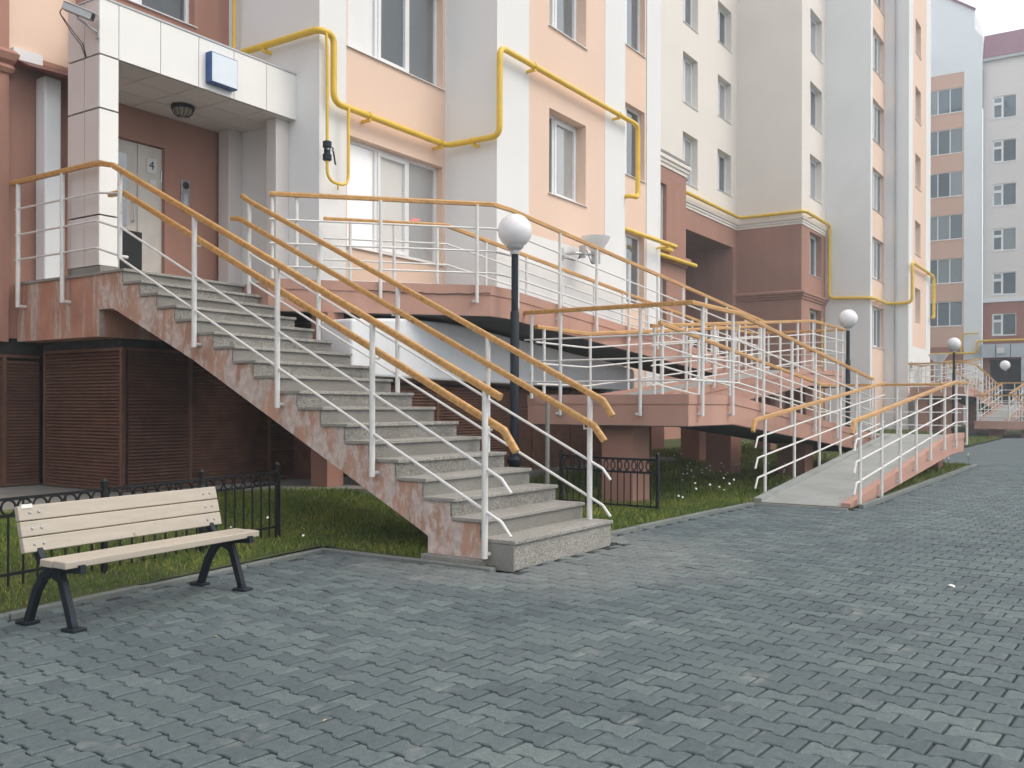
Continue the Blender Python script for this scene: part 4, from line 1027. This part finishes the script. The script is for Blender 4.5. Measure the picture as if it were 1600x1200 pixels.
# ------------------------------------------------------------ low black fences
def ring(mb, c, r, n_dir, th=0.008, seg=18):
    n_dir = Vector(n_dir).normalized(); a = n_dir.cross(Vector((0, 0, 1))).normalized()
    pts = [Vector(c) + a * (r * math.cos(6.2832 * k / seg)) + Vector((0, 0, r * math.sin(6.2832 * k / seg))) for k in range(seg + 1)]
    mb.tube(pts, th, 5, cap=False)
def fence(label, a, b, nposts, h, zb, pitch, rr, overlap, first=0):
    t = thing('low_fence', label, 'fence', (a[0], a[1], zb(a)), 'low black fences on the lawn')
    A, B = Vector((a[0], a[1], 0)), Vector((b[0], b[1], 0)); L = (B - A).length; d = (B - A).normalized(); nn = Vector((-d.y, d.x, 0))
    def at(s_, z): p = A + d * s_; return Vector((p.x, p.y, zb((p.x, p.y)) + z))
    for k in range(first, nposts):
        p = at(L * k / (nposts - 1), 0)
        part('post', MB().obox(p + Vector((0, 0, (h + 0.06) / 2 - 0.05)), d * 0.018, nn * 0.018, Vector((0, 0, (h + 0.06) / 2 + 0.05))).lathe([(0.028, 0), (0.02, 0.015), (0.004, 0.028)], p + Vector((0, 0, h + 0.06)), 8), 'black_metal', t)
    for z in (0.10, h - 2 * rr - 0.012, h):
        part('rail', MB().sweep([at(0, z), at(L / 2, z), at(L, z)], [(-0.010, -0.010), (0.010, -0.010), (0.010, 0.010), (-0.010, 0.010)]), 'black_metal', t)
    n_ = int(L / pitch)
    for k in range(1, n_):
        s_ = L * k / n_
        part('picket', MB().sweep([at(s_, 0.02), at(s_, h - 2 * rr - 0.012 if k % 3 else h)], [(-0.0055, -0.0055), (0.0055, -0.0055), (0.0055, 0.0055), (-0.0055, 0.0055)]), 'black_metal', t)
    s_ = rr
    while s_ < L - rr * 0.8:
        mb = MB(); ring(mb, at(s_, h - rr - 0.006), rr, nn); part('ring', mb, 'black_metal', t, smooth=True); s_ += rr * (2 - overlap)
    return t
fence('low black metal fence with rings behind the bench', (1.2, 6.02), (4.05, 6.28), 3, 0.60, lambda p: gz(p[1]), 0.105, 0.05, -0.3)
fence('low black metal fence right of the bench back', (4.085, 6.285), (5.88, 6.46), 3, 0.60, lambda p: gz(p[1]), 0.105, 0.05, -0.3, 1)
fence('low black metal fence with overlapping rings right of the stairs', (10.12, 4.66), (10.12, 5.98), 2, 0.66, lambda p: gz(p[1]) - 0.03, 0.085, 0.075, 0.75)

# ------------------------------------------------------------ globe lamps
def lamp(label, x, y, zc, d=0.44):
    z0 = gz(y) if y > 4.4 else 0
    t = thing('street_lamp', label, 'lamp', (x, y, z0), 'globe lamps along the yard')
    g = [(0.055, -0.235)] + [(d / 2 * math.sin(a), -d / 2 * math.cos(a)) for a in [math.pi * (0.12 + 0.88 * k / 18) for k in range(19)]]
    g = [(max(r_, 0.002), z) for r_, z in g[1:]]
    part('globe', MB().lathe(g, (x, y, zc), 32), 'globe', t, smooth=True)
    part('collar', MB().lathe([(0.06, -0.30), (0.06, -0.25), (0.085, -0.235), (0.11, -0.215), (0.118, -0.185)], (x, y, zc), 20), 'grey_plastic', t, smooth=True)
    part('pole', MB().lathe([(0.045, 0.70), (0.045, zc - 0.29 - z0)], (x, y, z0), 16), 'dark_blue_metal', t, smooth=True)
    part('sleeve', MB().lathe([(0.058, 0.45), (0.058, zc - 1.05 - z0), (0.048, zc - 1.03 - z0)], (x, y, z0), 16), 'dark_blue_metal', t, smooth=True)
    part('base', MB().lathe([(0.13, 0.0), (0.13, 0.03), (0.075, 0.05), (0.075, 0.42), (0.10, 0.45), (0.10, 0.49), (0.058, 0.53)], (x, y, z0), 16), 'dark_blue_metal', t, smooth=True)
lamp('white globe lamp on a dark post just right of the granite stairs', 10.02, 6.62, 3.54)
lamp('white globe lamp on a dark post behind the end of the near ramp', 24.2, 5.95, 3.50, 0.46)
lamp('white globe lamp on a dark post standing in front of the far ramp', 36.8, 5.35, 3.55, 0.47)
lamp('smallest white globe lamp, in front of the far cross block', 55.5, 5.6, 3.50, 0.5)

# ------------------------------------------------------------ yellow gas pipes
def pipe(label, runs, clamps=(), group='yellow gas pipes', seg=12):
    t = thing('gas_pipe', label, 'pipe', runs[0][0][0], group)
    for (pts, r_, cr) in runs:
        part('tube', MB().tube(rounded(pts, cr, 7), r_, seg), 'yellow_paint', t, smooth=True)
    for (p, q) in clamps:
        p, q = Vector(p), Vector(q); d = (q - p)
        part('bracket', MB().sweep([p - d.normalized() * 0.03, q], [(-0.018, -0.085), (0.018, -0.085), (0.018, -0.045), (-0.018, -0.045)]), 'yellow_paint', t)
        part('clamp', MB().lathe([(0.056, -0.015), (0.056, 0.015)], p, 12, Vector((0, 0, 1)).cross(d).normalized()), 'yellow_paint', t)
    return t
ZA, ZB_, ZC = 6.33, 5.42, 6.78
valve_run = [(9.05, 9.05, ZA - 0.04), (9.05, 9.04, 6.1), (9.09, 9.04, 6.0), (9.09, 9.04, 4.42), (9.30, 9.04, 4.28), (9.5, 9.04, 4.42), (9.5, 9.04, ZB_)]
pipe('yellow gas pipe stepping round the white corner and over the bay of the near block',
     [([(8.97, 10.80, ZA), (8.97, 9.07, ZA), (9.24, 9.07, ZA), (9.24, 9.07, ZB_), (11.77, 9.07, ZB_), (11.77, 8.06, ZB_), (11.77, 8.06, ZC), (16.55, 8.06, ZC), (16.55, 8.06, 5.36), (16.30, 8.06, 5.36), (16.30, 8.9, 5.36)], 0.046, 0.16),
      ([(9.07, 9.04, ZA - 0.03), (9.09, 9.04, 6.0), (9.09, 9.04, 4.32), (9.5, 9.04, 4.32), (9.5, 9.04, ZB_)], 0.021, 0.17),
      ([(8.97, 10.78, ZA), (8.97, 10.78, ZT - 1)], 0.024, 0.1), ([(9.30, 9.04, 4.32), (9.30, 9.04, 4.24)], 0.014, 0.05)],
     [((8.97, 10.15, ZA), (9.1, 10.15, ZA)), ((9.95, 9.07, ZB_), (9.95, 9.215, ZB_)), ((11.6, 9.07, ZB_), (11.6, 9.215, ZB_)), ((11.77, 8.55, ZB_), (11.9, 8.55, ZB_)), ((12.75, 8.06, ZC), (12.75, 8.2, ZC)), ((15.75, 8.06, ZC), (15.75, 8.2, ZC))])
vl = thing('gas_valve', 'dark gas shut-off valve with lever on the thin yellow pipe', 'valve', (9.09, 9.04, 4.7), None)
part('body', MB().lathe([(0.05, -0.13), (0.062, -0.12), (0.062, -0.05), (0.045, -0.04), (0.045, 0.04), (0.062, 0.05), (0.062, 0.12), (0.05, 0.13)], (9.09, 9.04, 4.72), 12), 'dark_blue_metal', vl, smooth=True)
part('lever', MB().obox((9.17, 8.99, 4.66), (0.012, 0, -0.005), (0, 0.006, 0), (0.025, 0, -0.11)), 'dark_blue_metal', vl)
part('bolt', MB().tube([(9.05, 8.97, 4.73), (9.05, 9.0, 4.73)], 0.012).tube([(9.14, 8.97, 4.73), (9.14, 9.0, 4.73)], 0.012), 'steel', vl)
pipe('short yellow gas pipe stub passing the right white corner of the near block', [([(16.2, 8.9, 5.02), (16.5, 8.9, 5.02), (20.3, 8.9, 5.02)], 0.05, 0.1)], [((19.9, 8.9, 5.02), (19.9, 9.2, 5.02))])
pipe('pair of yellow gas pipe ends on the brown wall beside the archway', [([(20.5, 11.75, 5.82), (26, 11.75, 5.82), (28.38, 11.75, 5.82)], 0.07, 0.1), ([(20.5, 11.75, 6.04), (22, 11.75, 6.04), (26.47, 11.75, 6.04)], 0.07, 0.1)], [((27.0, 11.75, 5.82), (27.0, 11.95, 5.82))])
pipe('yellow gas pipe above the cornice of the archway block',
     [([(28.3, 13.55, 9.08), (37.4, 13.55, 9.08), (37.4, 10.86, 9.08), (41.0, 10.86, 9.08), (40.95, 10.86, 5.95), (40.95, 9.05, 5.85), (43.65, 9.05, 5.85), (43.65, 8.02, 5.85), (43.65, 8.02, 7.6), (49.0, 8.02, 7.6), (49.0, 8.02, 5.6), (48.6, 8.02, 5.6)], 0.07, 0.25), ([(40.0, 10.9, 0.5), (40.0, 10.9, 5.0)], 0.03, 0.1)],
     [((31.5, 13.55, 9.08), (31.5, 13.76, 9.08)), ((37.4, 12.4, 9.08), (37.6, 12.4, 9.08)), ((38.6, 10.86, 9.08), (38.6, 11.06, 9.08)), ((42.0, 9.05, 5.85), (42.0, 9.2, 5.85)), ((47.6, 8.02, 7.6), (47.6, 8.2, 7.6))], seg=8)
pipe('thin yellow gas pipe across the front of the far cross block',
     [([(66.2, 11.5, 4.75), (66.2, 8.3, 4.75), (66.2, 8.3, 5.5), (66.2, 4, 5.5), (66.2, -4, 5.5)], 0.07, 0.2), ([(66.2, 9.2, 4.75), (66.2, 9.2, 6.0), (66.2, 8.2, 6.0)], 0.05, 0.2)], (), seg=6)

# ------------------------------------------------------------ small fittings on the walls
sb = thing('sign_box', 'blue sided light box with blank white face on the canopy', 'sign', (7.78, 9.6, 5.5))
part('case', MB().box(7.585, 8.0, 9.545, 9.648, 5.315, 5.70), 'blue_plastic', sb, bevel=0.006)
part('face', MB().box(7.60, 7.985, 9.535, 9.544, 5.33, 5.685), 'sign_face', sb)
dl = thing('ceiling_lamp', 'round porch ceiling lamp with dark rim under the canopy', 'lamp', (7.84, 10.43, 5.2))
part('rim', MB().lathe([(0.13, 0.0), (0.15, -0.01), (0.15, -0.045), (0.125, -0.05)], (7.84, 10.43, 5.237), 24), 'black_metal', dl, smooth=True)
part('diffuser', MB().lathe([(0.125, -0.045), (0.12, -0.09), (0.09, -0.125), (0.04, -0.14), (0.002, -0.142)], (7.84, 10.43, 5.237), 24), 'lamp_glass', dl, smooth=True)
cage = MB()
for k in range(6):
    a = math.pi * k / 6; cage.tube([(7.84 + math.cos(a) * r_, 10.43 + math.sin(a) * r_, 5.237 + z) for r_, z in ((0.135, -0.045), (0.125, -0.095), (0.08, -0.138), (-0.08, -0.138), (-0.125, -0.095), (-0.135, -0.045))], 0.005, 5)
part('cage', cage, 'black_metal', dl)
ic = thing('door_intercom', 'grey door intercom panel with round black camera on the brown wall', 'intercom', (8.34, 11.04, 4.2))
part('panel', MB().box(8.27, 8.41, 11.025, 11.049, 4.0, 4.44), 'steel', ic, bevel=0.004)
part('camera_eye', MB().lathe([(0.05, 0), (0.05, 0.012), (0.03, 0.016)], (8.34, 11.025, 4.36), 16, (0, -1, 0)), 'black_rubber', ic)
part('keypad', MB().box(8.305, 8.375, 11.02, 11.026, 4.08, 4.24), 'grey_plastic', ic)
cc = thing('security_camera', 'grey security camera on a bracket at the canopy corner', 'camera', (6.0, 9.7, 5.55))
ax = Vector((0.42, -0.62, -0.30)).normalized(); sx = ax.cross(Vector((0, 0, 1))).normalized(); uz = sx.cross(ax)
c0 = Vector((5.94, 9.72, 5.64))
part('body', MB().obox(c0, ax * 0.17, sx * 0.044, uz * 0.04), 'grey_plastic', cc, bevel=0.008)
part('sunshield', MB().obox(c0 + uz * 0.046 + ax * 0.015, ax * 0.19, sx * 0.053, uz * 0.004), 'pvc_white', cc, bevel=0.002)
part('lens', MB().obox(c0 + ax * 0.171, ax * 0.003, sx * 0.034, uz * 0.031), 'black_rubber', cc)
part('bracket', MB().tube([c0 - uz * 0.035, c0 - uz * 0.07 + ax * 0.02, (6.15, 9.68, 5.47)], 0.012).obox((6.143, 9.68, 5.45), (0.006, 0, 0), (0, 0.03, 0), (0, 0, 0.045)), 'grey_plastic', cc)
cb = MB()
for k, off in enumerate((0.0, 0.04)):
    cb.tube(rounded([c0 - ax * 0.16, c0 - ax * 0.20 - uz * 0.08, (6.05, 9.98 + off, 5.50), (6.135, 9.95 + off, 5.40), (6.145, 9.90 + off * .3, 5.24)], 0.05), 0.005, 5)
part('cable', cb, 'black_rubber', cc)
fl = thing('floodlight', 'grey cone shaped floodlight on a short arm on the bay wall', 'floodlight', (13.9, 8.2, 3.9))
part('plate', MB().box(13.84, 13.90, 8.17, 8.199, 3.80, 4.02), 'grey_plastic', fl)
part('arm', MB().tube([(13.87, 8.17, 3.90), (13.87, 7.92, 3.90), (14.30, 7.78, 3.92)], 0.022).obox((14.02, 7.87, 3.94), (0.015, 0, 0), (0, 0.06, 0), (0, 0, 0.11)), 'steel', fl)
part('housing', MB().lathe([(0.075, -0.16), (0.08, -0.15), (0.08, 0.0), (0.09, 0.02), (0.09, 0.05)], (14.33, 7.78, 3.93), 18), 'grey_plastic', fl, smooth=True)
part('reflector', MB().lathe([(0.09, 0.05), (0.22, 0.22), (0.255, 0.30), (0.24, 0.30), (0.08, 0.07)], (14.33, 7.78, 3.93), 24), 'pvc_white', fl, smooth=True)
part('cable', MB().tube(rounded([(13.87, 8.15, 3.84), (13.95, 7.95, 3.78), (14.1, 7.85, 4.02), (14.22, 7.80, 3.75), (14.31, 7.79, 3.78)], 0.06), 0.008, 6), 'black_rubber', fl)
f2 = thing('floodlight', 'grey floodlight on an arm on the far block wall', 'floodlight', (44.4, 8.2, 3.2))
part('arm', MB().tube([(44.3, 8.19, 3.15), (44.3, 7.8, 3.15), (45.6, 7.3, 3.2)], 0.035).lathe([(0.16, 0), (0.16, 0.05)], (44.3, 8.18, 3.15), 12, (0, -1, 0)), 'grey_plastic', f2)
part('reflector', MB().lathe([(0.13, -0.7), (0.14, 0.0), (0.4, 0.35), (0.42, 0.42)], (45.8, 7.3, 3.25), 14), 'grey_plastic', f2, smooth=True)
# downpipes
dp = thing('downpipe', 'square white downpipe in the corner left of the tiled pier', 'downpipe', (6.3, 11.0, 2.8))
part('shaft', MB().box(6.37, 6.58, 11.13, 11.345, 2.785, 5.34), 'pvc_white', dp, bevel=0.02)
dp2 = thing('downpipe', 'thin grey downpipe on the far block between the window bays', 'downpipe', (43.7, 8.7, 0.2))
part('shaft', MB().tube([(43.74, 8.72, 0.2), (43.74, 8.72, ZT)], 0.05, 8), 'grey_plastic', dp2)
sc_ = thing('small_canopy', 'small dark red metal canopy with white edge left of the tiled pier', 'canopy', (6.3, 10.9, 5.3))
part('roof_sheet', MB().obox((6.50, 11.12, 5.42), (0.43, 0, 0.02), (0, 0.20, 0.09), (0, -0.006, 0.012)), 'dark_red_metal', sc_)
part('edge', MB().box(6.06, 6.42, 11.27, 11.345, 5.48, 5.62), 'pvc_white', sc_)
# lights seen in the ground floor window
rl = thing('indicator_lights', 'three small red lights glowing in the ground floor window', 'light')
part('lamp_row', MB().lathe([(0.012, 0), (0.002, 0.01)], (11.27, 9.338, 4.19), 8, (0, -1, 0)).lathe([(0.012, 0), (0.002, 0.01)], (11.33, 9.338, 4.20), 8, (0, -1, 0)).lathe([(0.012, 0), (0.002, 0.01)], (11.39, 9.338, 4.21), 8, (0, -1, 0)), 'led_red', rl)
# grey post and litter beside the stairs
gp = thing('marker_post', 'thin grey post standing on the lawn right of the stairs', 'post', (9.75, 5.95, 0.05))
part('shaft', MB().tube([(9.9, 6.05, 0.0), (9.9, 6.05, 1.38)], 0.028, 10), 'concrete_dark', gp, smooth=True)
lt = MB(); lt.v = [(0, 0, 0.004), (0.05, 0.01, 0.012), (0.06, 0.05, 0.005), (0.01, 0.05, 0.018), (0.03, 0.03, 0.022)]; lt.f = [(0, 1, 4), (1, 2, 4), (2, 3, 4), (3, 0, 4), (0, 3, 2, 1)]
lt.v = [(x + 7.30, y + 1.05, z) for x, y, z in lt.v]
tag(part('crumpled_paper', lt, 'paper_white', None), 'scrap of white paper lying on the paving at the right', 'litter')

lf = MB()
for k in range(30):
    fw_ = random.uniform(3.6, 11); rt_ = random.uniform(-0.5, 0.5) * fw_; x = fw_ * ca + rt_ * sa; y = fw_ * sa - rt_ * ca
    if y > kerb_y(x) - 0.1: continue
    r_ = random.uniform(0.005, 0.014); a = random.uniform(0, 6.28); ux, uy = math.cos(a) * r_, math.sin(a) * r_
    i = len(lf.v); lf.v += [(x - ux * 1.5, y - uy * 1.5, 0.004), (x - uy * .6, y + ux * .6, 0.008), (x + ux * 1.5, y + uy * 1.5, 0.005), (x + uy * .6, y - ux * .6, 0.009)]; lf.f.append((i, i + 1, i + 2, i + 3))
simple('dry_leaf', (0.38, 0.31, 0.17), 0.8, var=0.4, scale=3)
structure('leaf_litter', lf, 'dry_leaf', 'stuff')

# ------------------------------------------------------------ thin evening haze between the blocks
hz = bpy.data.materials.new('haze'); hz.use_nodes = True; n_ = hz.node_tree.nodes; n_.clear()
pv = n_.new('ShaderNodeVolumePrincipled'); pv.inputs['Color'].default_value = (0.82, 0.92, 1.0, 1); pv.inputs['Density'].default_value = 0.0030; pv.inputs['Anisotropy'].default_value = 0.2
oo = n_.new('ShaderNodeOutputMaterial'); hz.node_tree.links.new(pv.outputs[0], oo.inputs['Volume']); MAT['haze'] = hz
structure('haze', MB().box(-405, 605, -405, 405, -1.1, 32), 'haze', 'stuff')
